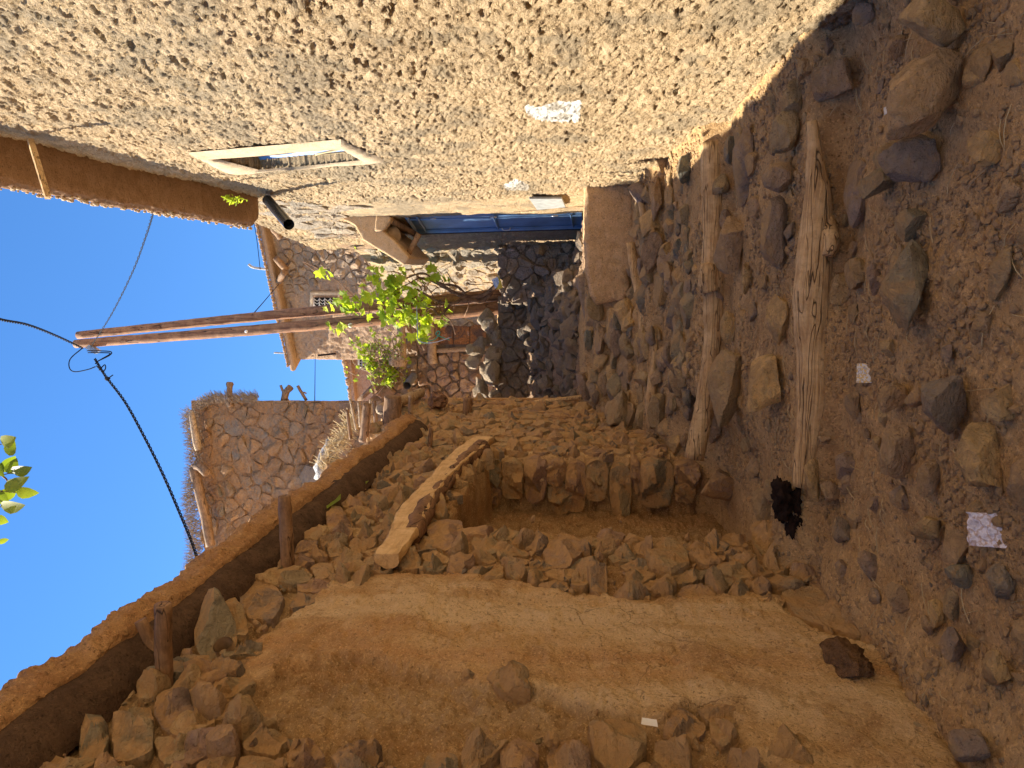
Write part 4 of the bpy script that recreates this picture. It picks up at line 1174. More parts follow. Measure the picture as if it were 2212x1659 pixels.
emb = [(1727, 213, 48, 70, .5), (1717, 373, 75, 74, .9), (1865, 425, 40, 140, .8), (1988, 478, 60, 75, .55), (1617, 355, 40, 150, .78), (1885, 25, 45, 50, .75), (2200, 430, 50, 75, .9),
       (1828, 628, 45, 65, .35), (1905, 605, 38, 65, .8), (1698, 683, 48, 112, .4), (1600, 535, 60, 115, .9), (1590, 707, 38, 62, .4), (1396, 413, 45, 55, .8), (1433, 430, 30, 85, .9), (1275, 835, 38, 55, .8),
       (1278, 737, 20, 55, .7), (1358, 805, 28, 75, .9), (1308, 737, 27, 70, .85), (1427, 817, 30, 40, .9), (1438, 880, 45, 75, .1), (1363, 680, 42, 60, .4), (1952, 860, 55, 65, .95), (1857, 867, 33, 62, .9),
       (2000, 855, 42, 50, .9), (2185, 875, 75, 75, .35), (1770, 1030, 45, 90, .4), (1846, 1005, 52, 62, .8), (1813, 1055, 50, 45, .9), (2028, 1035, 52, 75, .9), (1965, 1078, 50, 50, .8), (1902, 1090, 28, 40, .8),
       (1840, 1145, 50, 50, .75), (2033, 1137, 70, 58, .38), (1665, 1088, 45, 88, .1), (1792, 946, 28, 20, .9), (2018, 1600, 85, 75, .1), (2130, 1610, 80, 80, .8), (1330, 880, 30, 40, .9), (1310, 820, 28, 60, .9),
       (1340, 740, 30, 60, .8), (1385, 740, 22, 40, .3), (1455, 600, 25, 60, .9), (1470, 700, 20, 50, .9), (1575, 400, 40, 55, .5), (1580, 480, 30, 50, .8), (1590, 330, 30, 60, .2), (1640, 440, 30, 60, .9),
       (1470, 960, 30, 40, .4), (1485, 950, 25, 30, .9), (1440, 345, 26, 50, .9), (1455, 430, 24, 60, .3), (1500, 740, 24, 40, .9), (1620, 600, 20, 60, .35), (1660, 610, 24, 30, .9), (1560, 640, 20, 40, .8),
       (1750, 150, 30, 40, .9), (1800, 100, 30, 30, .8), (1950, 100, 40, 50, .9), (2150, 330, 60, 80, .4), (2180, 590, 50, 110, .1), (2120, 480, 30, 40, .9), (1930, 750, 34, 40, .35), (2140, 700, 45, 70, .9), (2060, 760, 30, 40, .8),
       (1900, 1220, 50, 60, .8), (2090, 1240, 60, 50, .2), (2180, 1260, 50, 70, .7), (1960, 1290, 50, 60, .9), (2080, 1400, 60, 80, .8), (2170, 1450, 60, 90, .4), (2020, 1350, 30, 40, .9), (1830, 1230, 30, 50, .8),
       (1975, 550, 20, 30, .3), (1850, 540, 20, 30, .8), (1830, 480, 20, 30, .5), (1880, 720, 18, 30, .9), (1905, 960, 22, 30, .3), (1880, 940, 20, 26, .8), (1640, 1010, 30, 40, .9), (1620, 960, 24, 30, .3)]
for k, (x, y, w, h, ti) in enumerate(emb):
    place_rock('stone', ground, x, y, w * 1.12, h * 1.18, ti, 200 + k, M['stone_path'], 3, sink=.0, tall=.95)
for k in range(130):
    Y = 2.15 + 5.2 * r5.random() ** 1.25; X = r5.uniform(-1.55, 1.1)
    if abs(Y - 3.93) < .16 or abs(Y - 5.8) < .15: continue
    s_ = r5.uniform(.022, .06) * (1.6 if r5.random() < .2 else 1)
    V, Fc = rock_vf(1500 + k, 3 if s_ > .05 else 2, 14)
    V = V * [s_ * r5.uniform(.8, 1.4), s_, s_ * r5.uniform(.45, .8)] + [X, Y, float(ground_top(X, Y)) + s_ * .05]
    put('stone', V, Fc, M['stone_path'], ground, True, {'tint': np.full(len(V), r5.choice([.1, .3, .4, .5, .75, .9, .95, 0]))})
# rubble risers left of the doorstep and on the upper path
r9 = random.Random(21)
for k in range(150):
    if k < 55:
        X = r9.uniform(-1.75, -.35); Y = r9.choice([7.95, 8.4, 8.85, 9.25]) + r9.uniform(-.12, .12)
    else:
        Y = r9.uniform(6.1, 8.6); X = r9.uniform(-1.6, .95)
    s = r9.uniform(.06, .17)
    P = np.array([X, Y, float(ground_z(X, Y)) + s * .1])
    V, Fc = rock_vf(500 + k, 3, 14)
    V = V * [s * r9.uniform(.7, 1.3), s * .8, s * r9.uniform(.45, .8)] + P
    put('stone', V, Fc, M['stone_path'], ground, True, {'tint': np.full(len(V), r9.random())})

# gravel: thousands of small stones, one mesh
rg_ = np.random.RandomState(33)
def gravel(n, ylo, yhi, xlo, xhi, smin, smax, seed, clump=True):
    r = np.random.RandomState(seed)
    Y = ylo + (yhi - ylo) * r.rand(n * 3) ** 1.3
    X = r.uniform(xlo, xhi, n * 3)
    den = smooth(-0.25, 0.25, fbm(X, Y, X * 0, 2.2, 3, 0.5, 91))
    k = r.rand(n * 3) < (0.06 + 0.94 * den ** 2 if clump else 1)
    k &= (X > wall_left_x(Y) + .02) & (X < wall_right_x(Y) - .02)
    X = X[k][:n]; Y = Y[k][:n]; n = len(X)
    V0, F0 = ICO[1]; V0 = np.array(V0); F0 = np.array(F0)
    # a 12-vertex pebble from the icosahedron
    phi = (1 + 5 ** .5) / 2
    I = np.array([(-1, phi, 0), (1, phi, 0), (-1, -phi, 0), (1, -phi, 0), (0, -1, phi), (0, 1, phi), (0, -1, -phi), (0, 1, -phi), (phi, 0, -1), (phi, 0, 1), (-phi, 0, -1), (-phi, 0, 1)]) / 1.9
    T = np.array([(0, 11, 5), (0, 5, 1), (0, 1, 7), (0, 7, 10), (0, 10, 11), (1, 5, 9), (5, 11, 4), (11, 10, 2), (10, 7, 6), (7, 1, 8), (3, 9, 4), (3, 4, 2), (3, 2, 6), (3, 6, 8), (3, 8, 9), (4, 9, 5), (2, 4, 11), (6, 2, 10), (8, 6, 7), (9, 8, 1)])
    s = smin + (smax - smin) * r.rand(n) ** 4.5
    V = I[None] * (1 + .35 * r.uniform(-1, 1, (n, 12, 1)))
    a = r.uniform(0, 6.28, n); ca, sa = np.cos(a)[:, None], np.sin(a)[:, None]
    V = V * np.stack([np.ones(n), r.uniform(.6, 1, n), r.uniform(.4, .8, n)], 1)[:, None]
    V = np.stack([V[..., 0] * ca - V[..., 1] * sa, V[..., 0] * sa + V[..., 1] * ca, V[..., 2]], -1)
    V = V * s[:, None, None] + np.stack([X, Y, ground_top(X, Y) + s * .15], 1)[:, None]
    Fq = (T[None] + 12 * np.arange(n)[:, None, None]).reshape(-1, 3)
    me = mesh('gravel', V.reshape(-1, 3), Fq, False, {'tint': np.repeat(r.rand(n), 12)})
    o = link('gravel', me, None, M['gravel']); o['kind'] = 'stuff'
    return tag(o, 'loose grey and tan gravel strewn over the dirt path', 'gravel', kind='stuff')
gravel(34000, 1.9, 9.5, -2.0, 1.3, .0028, .024, 34)

# straws and twigs on the ground
bag = Bag(); r10 = random.Random(14)
for k in range(280):
    Y = r10.uniform(2.2, 6.5); X = r10.uniform(-1.6, 1.1); a = r10.uniform(0, 3.14); L_ = r10.uniform(.02, .08)
    p = np.array([X, Y, float(ground_top(X, Y)) + .006]); dd = np.array([math.cos(a), math.sin(a), .05]) * L_
    V, Fc = tube_vf(curve_pts([p - dd, p + [0, 0, .012], p + dd], 4), .0018, 3, caps=False); bag.add(V, Fc)
tag(bag.build('straw_litter', M['straw']), 'scattered bits of straw on the dirt of the path', 'straw', kind='stuff')

# litter
def flat_thing(name, cx, cy, w, h, mat, rot, label, cat, segs=8, crumple=.004, seed=1, lift=.02):
    P = ground_hit(cx, cy); D = P @ FW
    W = h * D / F; H = w * D / F * 1.35
    g = np.linspace(-.5, .5, segs); A, B_ = np.meshgrid(g, g, indexing='ij')
    ca, sa = math.cos(rot), math.sin(rot)
    X = (A * W * ca - B_ * H * sa); Y = (A * W * sa + B_ * H * ca) * .8
    Z = B_ * H * .55 + crumple * 6 * fbm(A, B_, A * 0 + seed, 5, 3)
    V = np.stack([X, Y, Z], -1).reshape(-1, 3) + P + [0, 0, lift]
    o = put(name, V, grid_faces(segs, segs), mat, None, False)
    s = o.modifiers.new('thick', 'SOLIDIFY'); s.thickness = .0015
    return tag(o, label, cat)
flat_thing('printed_card', 1876, 806, 27, 42, M['card_print'], .12, 'small white card with a coloured print lying on the gravel', 'card', crumple=.0003)
flat_thing('foil_wrapper', 2160, 1145, 62, 74, M['foil'], .25, 'crumpled silvery wrapper on the near gravel', 'wrapper', 14, .0022, 4, .04)
flat_thing('paper_scrap', 1920, 238, 9, 16, M['paper'], .4, 'tiny white paper scrap on the dirt near the squarish tan stone', 'paper', 4, .002, 6, .01)

# ------------------------------------------------------------------ background: pier, dark retaining wall
pier = empty('stone_pier', atY(1250, 590, 13.8), 'squat dry-stone pier beyond the blue door', 'wall')
def facade_frame(A, B_, nrm):
    A = np.asarray(A, float); B_ = np.asarray(B_, float); du = (B_ - A); L = np.linalg.norm(du); du /= L
    nrm = np.asarray(nrm, float); nrm /= np.linalg.norm(nrm)
    def fr(u, v, d):
        u = np.asarray(u, float); v = np.asarray(v, float); d = np.asarray(d, float)
        return np.stack([A[0] + du[0] * u + nrm[0] * d, A[1] + du[1] * u + nrm[1] * d, v + 0 * u], -1)
    return fr, L
fr, L = facade_frame((-.60, 13.75), (.62, 13.9), (-.1, -1))
lay_stones(pier, fr, cells(0, L, -.1, 1.62, .23, 101, 1.2, .28), M['stone_pier'], (.08, .22), 101, .006, flip=True, rough=1, fine=16)
chips(pier, fr, 260, 0, L, -.1, 1.6, .02, .07, M['stone_pier'], 87)
V, Fc = prism_vf([(-.58, 13.78, -.3), (.6, 13.93, -.3), (.6, 14.6, -.3), (-.58, 14.6, -.3)], (0, 0, 1.85)); put('core', V, Fc, M['stone_dark'], pier, False)
fr2, L2 = facade_frame((-.62, 14.6), (-.60, 13.78), (-1, 0))
lay_stones(pier, fr2, cells(0, L2, -.1, 1.6, .25, 102, 1.15, .12), M['stone_dark'], (.05, .1), 102, .012)

ret = empty('retaining_wall', atY(1200, 760, 14.4), 'dark dry-stone retaining wall at the head of the path with a sunlit crest', 'wall')
fr, L = facade_frame((-3.3, 14.3), (-.55, 14.5), (0, -1))
def keep_crest(p): return p[1] < 1.85 + .12 * math.sin(p[0] * 4)
lay_stones(ret, fr, cells(0, L, .2, 2.0, .24, 103, 1.2, .25, keep_crest), M['stone_dark'], (.07, .24), 103, .004, flip=True, fine=20)
V, Fc = prism_vf([(-3.3, 14.34, -.3), (-.5, 14.54, -.3), (-.5, 15.2, -.3), (-3.3, 15.2, -.3)], (0, 0, 2.0)); put('core', V, Fc, M['stone_dark'], ret, False)
r11 = random.Random(17)
for k in range(16):
    x = 1030 + r11.uniform(0, 50); y = 690 + k * 11
    place_rock('crest_stone', ret, x, y, r11.uniform(26, 44), r11.uniform(30, 46), r11.random(), 330 + k, M['stone_pale'], 3, P=atY(x, y, 14.35 + r11.uniform(-.1, .2)), tall=1)
place_rock('crest_stone', ret, 1065, 808, 44, 62, .1, 351, M['stone_pale'], 3, P=atY(1070, 808, 14.15), tall=1)
# dark dirt slope stones in front of it
def bank_z(X, Y):
    t = np.clip((Y - 9.9) / 4.5, 0, 1)
    zb = -.10 + 1.2 * t ** 1.1 * smooth(.35, -.35, X) + .10 * fbm(X, Y, X * 0, 3, 4, .65, 3)
    return np.maximum(zb, ground_z(X, Y) + .01 + .05 * np.abs(fbm(X, Y, X * 0, 6, 4, .6, 8)))
A, B_ = np.meshgrid(np.linspace(-2.6, .7, 160), np.linspace(0, 1, 160), indexing='ij')
YB = 9.9 + 4.5 * B_
ZB = bank_z(A, YB) + .05 * fbm(A, YB, A * 0, 11, 4, .7, 4) - .5 * smooth(.03, 0, B_)
put('bank', np.stack([A, YB, ZB], -1).reshape(-1, 3), grid_faces(160, 160), M['mud_far'], ret)
for k in range(230):
    Y = 9.95 + 4.2 * r11.random(); X = r11.uniform(-2.2, .55) if Y > 11 else r11.uniform(-1.9, -.35)
    W = r11.uniform(.05, .17) * (1.5 if r11.random() < .15 else 1)
    V, Fc = rock_vf(360 + k, 2, 16, .2)
    q_ = np.array(Matrix.Rotation(r11.uniform(0, 6.28), 3, Vector((r11.uniform(-1, 1), r11.uniform(-1, 1), r11.uniform(-1, 1))).normalized()))
    V = (V * [W * 1.0, W * .75, W * .6]) @ q_ + [X, Y, float(bank_z(np.array([X]), np.array([Y]))[0]) + W * .3]
    put('stone', V, Fc, M['stone_dark'], ret, True, {'tint': np.full(len(V), r11.random())})

# rough wall that carries on beyond the pier, raked by the sun
rw = empty('rubble_wall', (0.1, 15, 1.5), 'rough rubble wall raked by the sun behind the vine', 'wall')
def frame_bend(u, v, d):
    t = np.asarray(u, float); A = np.array([.52, 13.9]); Bv = np.array([-1.35, 18.0])
    du = (Bv - A); L_ = np.linalg.norm(du); du = du / L_
    n_ = np.array([-du[1], du[0]]);
    if n_[0] > 0: n_ = -n_
    bow = 0.25 * np.sin(np.clip(t / L_, 0, 1) * math.pi)
    return np.stack([A[0] + du[0] * t + n_[0] * (d - bow), A[1] + du[1] * t + n_[1] * (d - bow), v + 0 * t], -1)
lay_stones(rw, frame_bend, cells(0, 4.5, .6, 4.4, .30, 104, 1.3, .15), M['stone_pale'], (.05, .16), 104, .01, flip=False, limit=140)
A, B_ = np.meshgrid(np.linspace(0, 4.5, 90), np.linspace(.2, 4.5, 90), indexing='ij')
V = frame_bend(A.ravel(), B_.ravel(), (.03 * fbm(A, B_, A * 0, 4, 4, .6, 5)).ravel())
put('mortar', V, grid_faces(90, 90), M['mud_right'], rw)

# ------------------------------------------------------------------ terrace house with the rusty door
th_ = empty('terrace_house', atY(1050, 770, 18), 'reddish stone hut with a rusty door and a beam along its roof edge', 'house')
fr, L = facade_frame((-3.7, 18.0), (.6, 18.0), (0, -1))
DX0, DX1, DZ1 = atY(1000, 748, 18)[0] + 3.7, atY(1000, 640, 18)[0] + 3.7, atY(948, 700, 18)[2]
def keep_t(p): return not (DX0 - .12 < p[0] < DX1 and p[1] < DZ1 + .1)
lay_stones(th_, fr, cells(0, L, 2.0, 4.55, .31, 105, 1.1, .25, keep_t), M['stone_purple'], (.10, .26), 105, .006, flip=True, rough=.9)
chips(th_, fr, 420, 0, L, 2.0, 4.5, .03, .09, M['stone_purple'], 88, keep_t)
V, Fc = prism_vf([(-3.7, 18.03, 1.5), (.6, 18.03, 1.5), (.6, 21, 1.5), (-3.7, 21, 1.5)], (0, 0, 3.1)); put('body', V, Fc, M['stone_dark'], th_, False)
dr = empty('door', atY(1040, 700, 17.9), 'x', 'x'); del dr['category']; del dr['label']; dr.parent = th_; dr.matrix_parent_inverse = Matrix.Translation(-Vector(th_.location))
for k in range(3):
    a, b_ = 944 + k * 36, 944 + (k + 1) * 36 - 2
    V, Fc = prism_vf([atY(a, 744, 17.95), atY(b_, 744, 17.95), atY(b_, 630, 17.95), atY(a, 630, 17.95)], (0, .05, 0)); put('door_sheet', V, Fc, M['rust'], dr, False)
V, Fc = tube_vf(curve_pts([atY(940, 758, 17.85), atY(1060, 752, 17.85)], 8), .06, 8, .3, 2); put('door_post', V, Fc, M['dry_wood'], dr)
V, Fc = tube_vf(curve_pts([atY(925, 625, 17.8), atY(929, 700, 17.8), atY(935, 785, 17.8)], 12), [.09] * 6 + [.11] * 6, 12, .3, 2); put('lintel', V, Fc, M['dry_wood'], dr)
V, Fc = tube_vf(curve_pts([atY(940, 625, 17.85), atY(943, 745, 17.85)], 8), .06, 6, .1, 2); put('lintel', V, Fc, M['beam'], dr)
V, Fc = tube_vf(curve_pts([atY(862, 630, 17.6), atY(868, 700, 17.6), atY(868, 770, 17.6), atY(874, 850, 17.6)], 30), np.linspace(.09, .12, 30), 12, .4, 2); put('roof_beam', V, Fc, M['dry_wood'], th_)
V, Fc = tube_vf(curve_pts([atY(840, 782, 17.2), atY(875, 782, 17.3)], 8), [.08, .11, .13, .14, .14, .13, .12, .08], 12, .3, 2); put('beam_end', V, Fc, M['dry_wood'], th_)
bag = Bag()
for rr0, fl in ((.10, 1), (.088, -1)):
    V, Fc = tube_vf(curve_pts([atY(893, 812, 17.6), atY(879, 833, 16.9)], 4), rr0, 18, caps=False); bag.add(V, Fc if fl > 0 else [f[::-1] for f in Fc])
bag.build('drain_pipe', M['pipe_grey'], th_)
# leaning side wall on the left of it
sw = empty('side_wall', (-3, 17, 3), 'brown rubble wall slanting down to the hut roof beam', 'wall')
fr3, L3 = facade_frame((-4.2, 17.2), (-2.3, 17.5), (0, -1))
def keep_s(p): return p[1] < 5.9 - .45 * p[0]
lay_stones(sw, fr3, cells(0, L3, 4.4, 5.9, .33, 106, 1.0, .12, keep_s), M['stone_mid'], (.06, .14), 106, .014, flip=True)
V, Fc = tube_vf(curve_pts([atY(775, 866, 17.2), atY(833, 808, 17.2)], 5), .06, 8, .2, 1); put('edge_plank', V, Fc, M['beam'], sw)
V, Fc = prism_vf([(-4.2, 17.24, 4.4), (-2.4, 17.5, 4.4), (-2.4, 17.9, 4.4), (-4.2, 17.9, 4.4)], (0, 0, .45)); put('core', V, Fc, M['stone_dark'], sw, False)

# ------------------------------------------------------------------ centre house behind
ch = empty('stone_house', atY(900, 600, 25), 'tall brown stone and plaster house in the centre behind the poles', 'house')
cA, cB = atY(640, 777, 27.2), atY(568, 440, 24.5)
cB2 = cB + (cB - cA) * .25
nrm = np.array([cB[1] - cA[1], -(cB[0] - cA[0])]); nrm = nrm / np.linalg.norm(nrm)
if nrm[1] > 0: nrm = -nrm
fr, L = facade_frame(cA[:2], cB2[:2], nrm)
def topz(u): return cA[2] + (cB[2] - cA[2]) * (u / (L / 1.25))
def pxu(u, v): return project(fr(np.array([u]), np.array([v]), np.array([0.]))[0])
CP = [[(640, 775), (626, 640), (660, 628), (700, 600), (745, 610), (760, 640), (860, 680), (880, 700), (870, 775)]]
def keep_c(p):
    if p[1] > topz(p[0]) - .25: return False
    return not inpoly(pxu(*p), CP[0])[0]
lay_stones(ch, fr, cells(0, L, 3.0, cB[2] + .2, .34, 107, 1.1, .12, keep_c, .3), M['stone_far'], (.08, .22), 107, .010, flip=True, rough=.8, limit=290)
A, B_ = np.meshgrid(np.linspace(0, L, 200), np.linspace(0, 1, 180), indexing='ij')
BZ = 3.0 + (topz(A) - 3.0) * B_
q = project(fr(A.ravel(), BZ.ravel(), np.zeros(A.size)))
pz = blurred(inpoly(q, CP[0]).reshape(A.shape).astype(float), 4)
V = fr(A.ravel(), BZ.ravel(), (.035 * fbm(A, BZ, A * 0, 4, 5, .65, 5) * (1 + pz) + .09 * pz - .03).ravel())
put('wall', V, grid_faces(200, 180, True), M['mud_far'], ch)
V = []
for t, off, dz in [(0, .42, 0), (1, .42, 0)]: pass
e = nrm * .45
P = [np.array([*(cA[:2] + e + (cA - cB)[:2] * .05), cA[2] - .05]), np.array([*(cB2[:2] + e), topz(L) - .05]), np.array([*(cB2[:2] - nrm * 5), topz(L)]), np.array([*(cA[:2] - nrm * 5), cA[2]])]
V, Fc = prism_vf(P, (0, 0, .24)); o = put('roof', V, Fc, M['mud_far'], ch, False); bevel(o, .12)
V, Fc = prism_vf([np.array([*(cA[:2] - nrm * .05), 2.8]), np.array([*(cB2[:2] - nrm * .05), 2.8]), np.array([*(cB2[:2] - nrm * 4.9), 2.8]), np.array([*(cA[:2] - nrm * 4.9), 2.8])], (0, 0, min(cA[2], cB[2]) - 2.9)); put('body', V, Fc, M['mud_far'], ch, False)
w1 = empty('window', atY(705, 640, 25.6), 'x', 'x'); del w1['category']; del w1['label']; w1.parent = ch; w1.matrix_parent_inverse = Matrix.Translation(-Vector(ch.location))
def on_ch(x, y, d=0):
    r = ray(x, y); A2 = cA[:2]
    # intersection with the facade plane
    t = (A2 @ nrm) / (r[:2] @ nrm)
    p = r * t
    return p + np.array([nrm[0] * d, nrm[1] * d, 0])
def chquad(x0, y0, x1, y1, d0, th, name, mat, parent):
    P = [on_ch(x0, y0, d0), on_ch(x1, y0, d0), on_ch(x1, y1, d0), on_ch(x0, y1, d0)]
    V, Fc = prism_vf(P, (-nrm[0] * th, -nrm[1] * th, 0)); return put(name, V, Fc, mat, parent, False)
chquad(673, 627, 737, 664, .20, .3, 'plaster_band', M['sand_trim'], w1)
chquad(679, 633, 733, 662, .215, .1, 'frame', M['beam'], w1)
chquad(683, 637, 730, 662, .225, .1, 'pane', M['dark_void'], w1)
for k in range(5):
    V, Fc = tube_vf([on_ch(683 + k * 11.5, 637, .25), on_ch(683 + k * 11.5, 662, .25)], .02, 5); put('bar', V, Fc, M['iron'], w1)
for k in range(4):
    y = 641 + k * 6.5
    P = [on_ch(684 + q * 5.7, y + (2.2 if q % 2 else -2.2), .26) for q in range(9)]
    V, Fc = tube_vf(curve_pts(P, 22), .014, 4); put('bar', V, Fc, M['iron'], w1)
for k, (a, b_, r_) in enumerate([((592, 470), (600, 500), .06), ((600, 480), (612, 505), .12), ((628, 660), (634, 672), .12), ((606, 545), (625, 575), .12), ((625, 575), (608, 600), .12)]):
    V, Fc = tube_vf(curve_pts([on_ch(*a, .5), on_ch(*b_, .3)], 5), r_, 8, .3, k); put('roof_stick', V, Fc, M['beam'], ch)
bag = Bag()
for k in range(500):
    t = r11.random(); u = t * L; p = fr(np.array([u]), np.array([topz(u) + .19]), np.array([.45 + r11.uniform(-.05, .04)]))[0]
    s = r11.uniform(.02, .07); V, Fc = ICO[1]; bag.add(V * s + p, Fc)
o = bag.build('roof_crust', M['mud_far'], ch); o['kind'] = 'stuff'
def wire(name, pts, Ys, r_, mat, label, cat, group=None, n=5, m_=24):
    P = [atY(x, y, Y) for (x, y), Y in zip(pts, Ys)]
    V, Fc = tube_vf(curve_pts(P, m_), r_, n); return tag(put(name, V, Fc, mat, None), label, cat, group)
wire('forked_twig', [(592, 583), (560, 580), (545, 577), (537, 571)], [26] * 4, .05, M['grey_wood'], 'pale forked twig standing on the centre house roof edge', 'twig')
wire('thin_wire', [(548, 478), (555, 520), (562, 582)], [24] * 3, .012, M['cable'], 'hair-thin wire from the roof twig towards the sunlit eave', 'wire')
wire('thin_wire', [(602, 614), (573, 648), (545, 680)], [25.5, 20, 14.8], .012, M['cable'], 'thin wire from the centre house roof to the pole', 'wire')
wire('roof_stake', [(592, 762), (636, 764)], [27] * 2, .035, M['grey_wood'], 'straight pale stake jutting over the left corner of the centre roof', 'stake')
wire('thin_wire', [(681, 766), (680, 865)], [26, 14], .01, M['cable'], 'thin wire running from the centre house to the left tower house', 'wire')
wire('roof_spout', [(687, 768), (725, 764)], [26.4] * 2, .04, M['char'], 'dark spout bar at the lower left corner of the centre house', 'bar')

# ------------------------------------------------------------------ pink house further back
ph = empty('plaster_house', atY(820, 800, 33), 'small pink plastered house at the back with a barred window', 'house')
pA, pB_ = atY(765, 870, 34), atY(742, 740, 33)
V, Fc = prism_vf([np.array([pA[0], pA[1], 4]), np.array([pB_[0] + 3, pB_[1], 4]), np.array([pB_[0] + 3, pB_[1] + 5, 4]), np.array([pA[0], pA[1] + 5, 4])], (0, 0, pA[2] - 4))
put('wall', V, Fc, M['mud_pink'], ph, False)
V, Fc = prism_vf([np.array([pA[0] - .2, pA[1] - .35, pA[2] - .2]), np.array([pB_[0] + 3, pB_[1] - .35, pB_[2] - .2]), np.array([pB_[0] + 3, pB_[1] + 5, pB_[2] - .2]), np.array([pA[0] - .2, pA[1] + 5, pA[2] - .2])], (0, 0, .3)); o = put('roof', V, Fc, M['mud_pink'], ph, False); bevel(o, .04)
bag = Bag()
for k in range(60):
    t = r11.random(); p = pA * t + pB_ * (1 - t); s = r11.uniform(.05, .14); V, Fc = ICO[1]; bag.add(V * s + p + [0, -.25, .05], Fc)
bag.build('roof_crust', M['mud_far'], ph)['kind'] = 'stuff'
w2 = empty('window', atY(783, 781, 33), 'x', 'x'); del w2['category']; del w2['label']; w2.parent = ph; w2.matrix_parent_inverse = Matrix.Translation(-Vector(ph.location))
for (x0, y0, x1, y1, Y, mt, nm) in [(772, 766, 803, 797, 32.9, 'sand_trim', 'plaster_band'), (776, 769, 800, 795, 32.85, 'dark_void', 'pane')]:
    V, Fc = prism_vf([atY(x0, y0, Y), atY(x1, y0, Y), atY(x1, y1, Y), atY(x0, y1, Y)], (0, .6, 0)); put(nm, V, Fc, M[mt], w2, False)
for k in range(5):
    V, Fc = tube_vf([atY(776 + k * 6, 769, 32.8), atY(776 + k * 6, 795, 32.8)], .03, 4); put('bar', V, Fc, M['iron'], w2)
    V, Fc = tube_vf([atY(776, 770 + k * 6, 32.8), atY(800, 770 + k * 6, 32.8)], .025, 4); put('bar', V, Fc, M['iron'], w2)

# ------------------------------------------------------------------ tower house on the left
tw = empty('tower_house', atY(760, 1000, 12.5), 'tall rust-brown rubble house on the left with brushwood along its roof', 'house')
YT = 12.5
tR = atY(760, 868, YT)[0]; tL = atY(410, 1260, YT)[0] - .6
zT = atY(420, 1000, YT)[2]
fr, L = facade_frame((tL, YT), (tR, YT), (0, -1))
def keep_w(p):
    q = pxu2(*p); return q[0] > 428 and q[1] > 868
def pxu2(u, v): return project(fr(np.array([u]), np.array([v]), np.array([0.]))[0])
lay_stones(tw, fr, cells(0, L, 2.0, zT, .25, 108, 1.3, .2, keep_w), M['stone_mid'], (.05, .15), 108, .008, flip=True, rough=.8, limit=290, fine=22)
A, B_ = np.meshgrid(np.linspace(-.02, L + .02, 300), np.linspace(1.5, zT - .05, 260), indexing='ij')
V = fr(A.ravel(), B_.ravel(), (.05 * fbm(A, B_, A * 0, 3, 5, .7, 8) - .005).ravel())
put('wall', V, grid_faces(300, 260, True), M['mud_tower'], tw)
V, Fc = prism_vf([(tL, YT + .06, -1.7), (tR - .03, YT + .06, -1.7), (tR * 1.13, YT + 1.5, -1.7), (tL, YT + 1.5, -1.7)], (0, 0, zT + 1.55)); put('body', V, Fc, M['mud_coping'], tw, False)
# roof brush
bag = Bag(); r12 = random.Random(19)
for k in range(2600):
    if k < 1900:
        y = r12.uniform(885, 1240); x = 424 + r12.uniform(-16, 12) + 5 * math.sin(y / 30)
        nx, ny = -1, 0
    else:
        x = r12.uniform(430, 560); y = 878 - 14 * smooth(430, 470, x) + r12.uniform(-8, 8); nx, ny = -.4, -1
    p = atY(x, y, YT + r12.uniform(-.35, .3))
    up = np.array([r12.uniform(-.6, .6) + (.7 if k >= 1900 else 0), r12.uniform(-.6, .3), r12.uniform(-.1, 1)]); up /= np.linalg.norm(up)
    V, Fc = tube_vf([p, p + up * .07, p + up * .14 + [r12.uniform(-.03, .03), 0, .02]], [.006, .004, .002], 3, caps=False); bag.add(V, Fc)
o = bag.build('roof_brushwood', M['dry_grass'], tw); o['kind'] = 'stuff'
V, Fc = tube_vf(curve_pts([atY(420, 1010, 12.2), atY(430, 1060, 12.1), atY(445, 1120, 12.1), atY(455, 1180, 12.0)], 16), .09, 10, .2, 1); put('roof_beam', V, Fc, M['beam'], tw)
V, Fc = tube_vf(curve_pts([atY(420, 1010, 12.2), atY(432, 1008, 12.1), atY(448, 1022, 12.0)], 8), .08, 10, .2, 1); put('beam_end', V, Fc, M['beam'], tw)
V, Fc = tube_vf(curve_pts([atY(413, 888, 12.1), atY(422, 940, 12.1), atY(428, 972, 12.1)], 8), [.04, .055, .06, .065, .07, .07, .06, .05], 10, .2, 1); put('roof_stake', V, Fc, M['dry_wood'], tw)
V, Fc = tube_vf(curve_pts([atY(498, 878, 12.3), atY(496, 845, 12.3), atY(497, 826, 12.3)], 10), [.07, .06, .055, .05, .05, .05, .05, .055, .07, .06], 10, .3, 1); put('roof_stake', V, Fc, M['beam'], tw)
for a, b_, r_ in [((612, 868), (628, 836), .065), ((622, 866), (606, 832), .025), ((662, 865), (643, 833), .03), ((655, 852), (662, 850), .015)]:
    V, Fc = tube_vf(curve_pts([atY(*a, 12.6), (atY(*a, 12.6) + atY(*b_, 12.6)) / 2 + [.03, 0, .02], atY(*b_, 12.6)], 8), r_, 8, .3, 3); put('roof_stake', V, Fc, M['beam'], tw)
sp = [atY(x, y, 12.35) for x, y in [(660, 1005), (690, 1015), (685, 1045), (655, 1048), (645, 1030)]]
V, Fc = prism_vf(sp, (0, .06, 0)); put('slate', V, Fc, M['stone_dark'], tw, False)

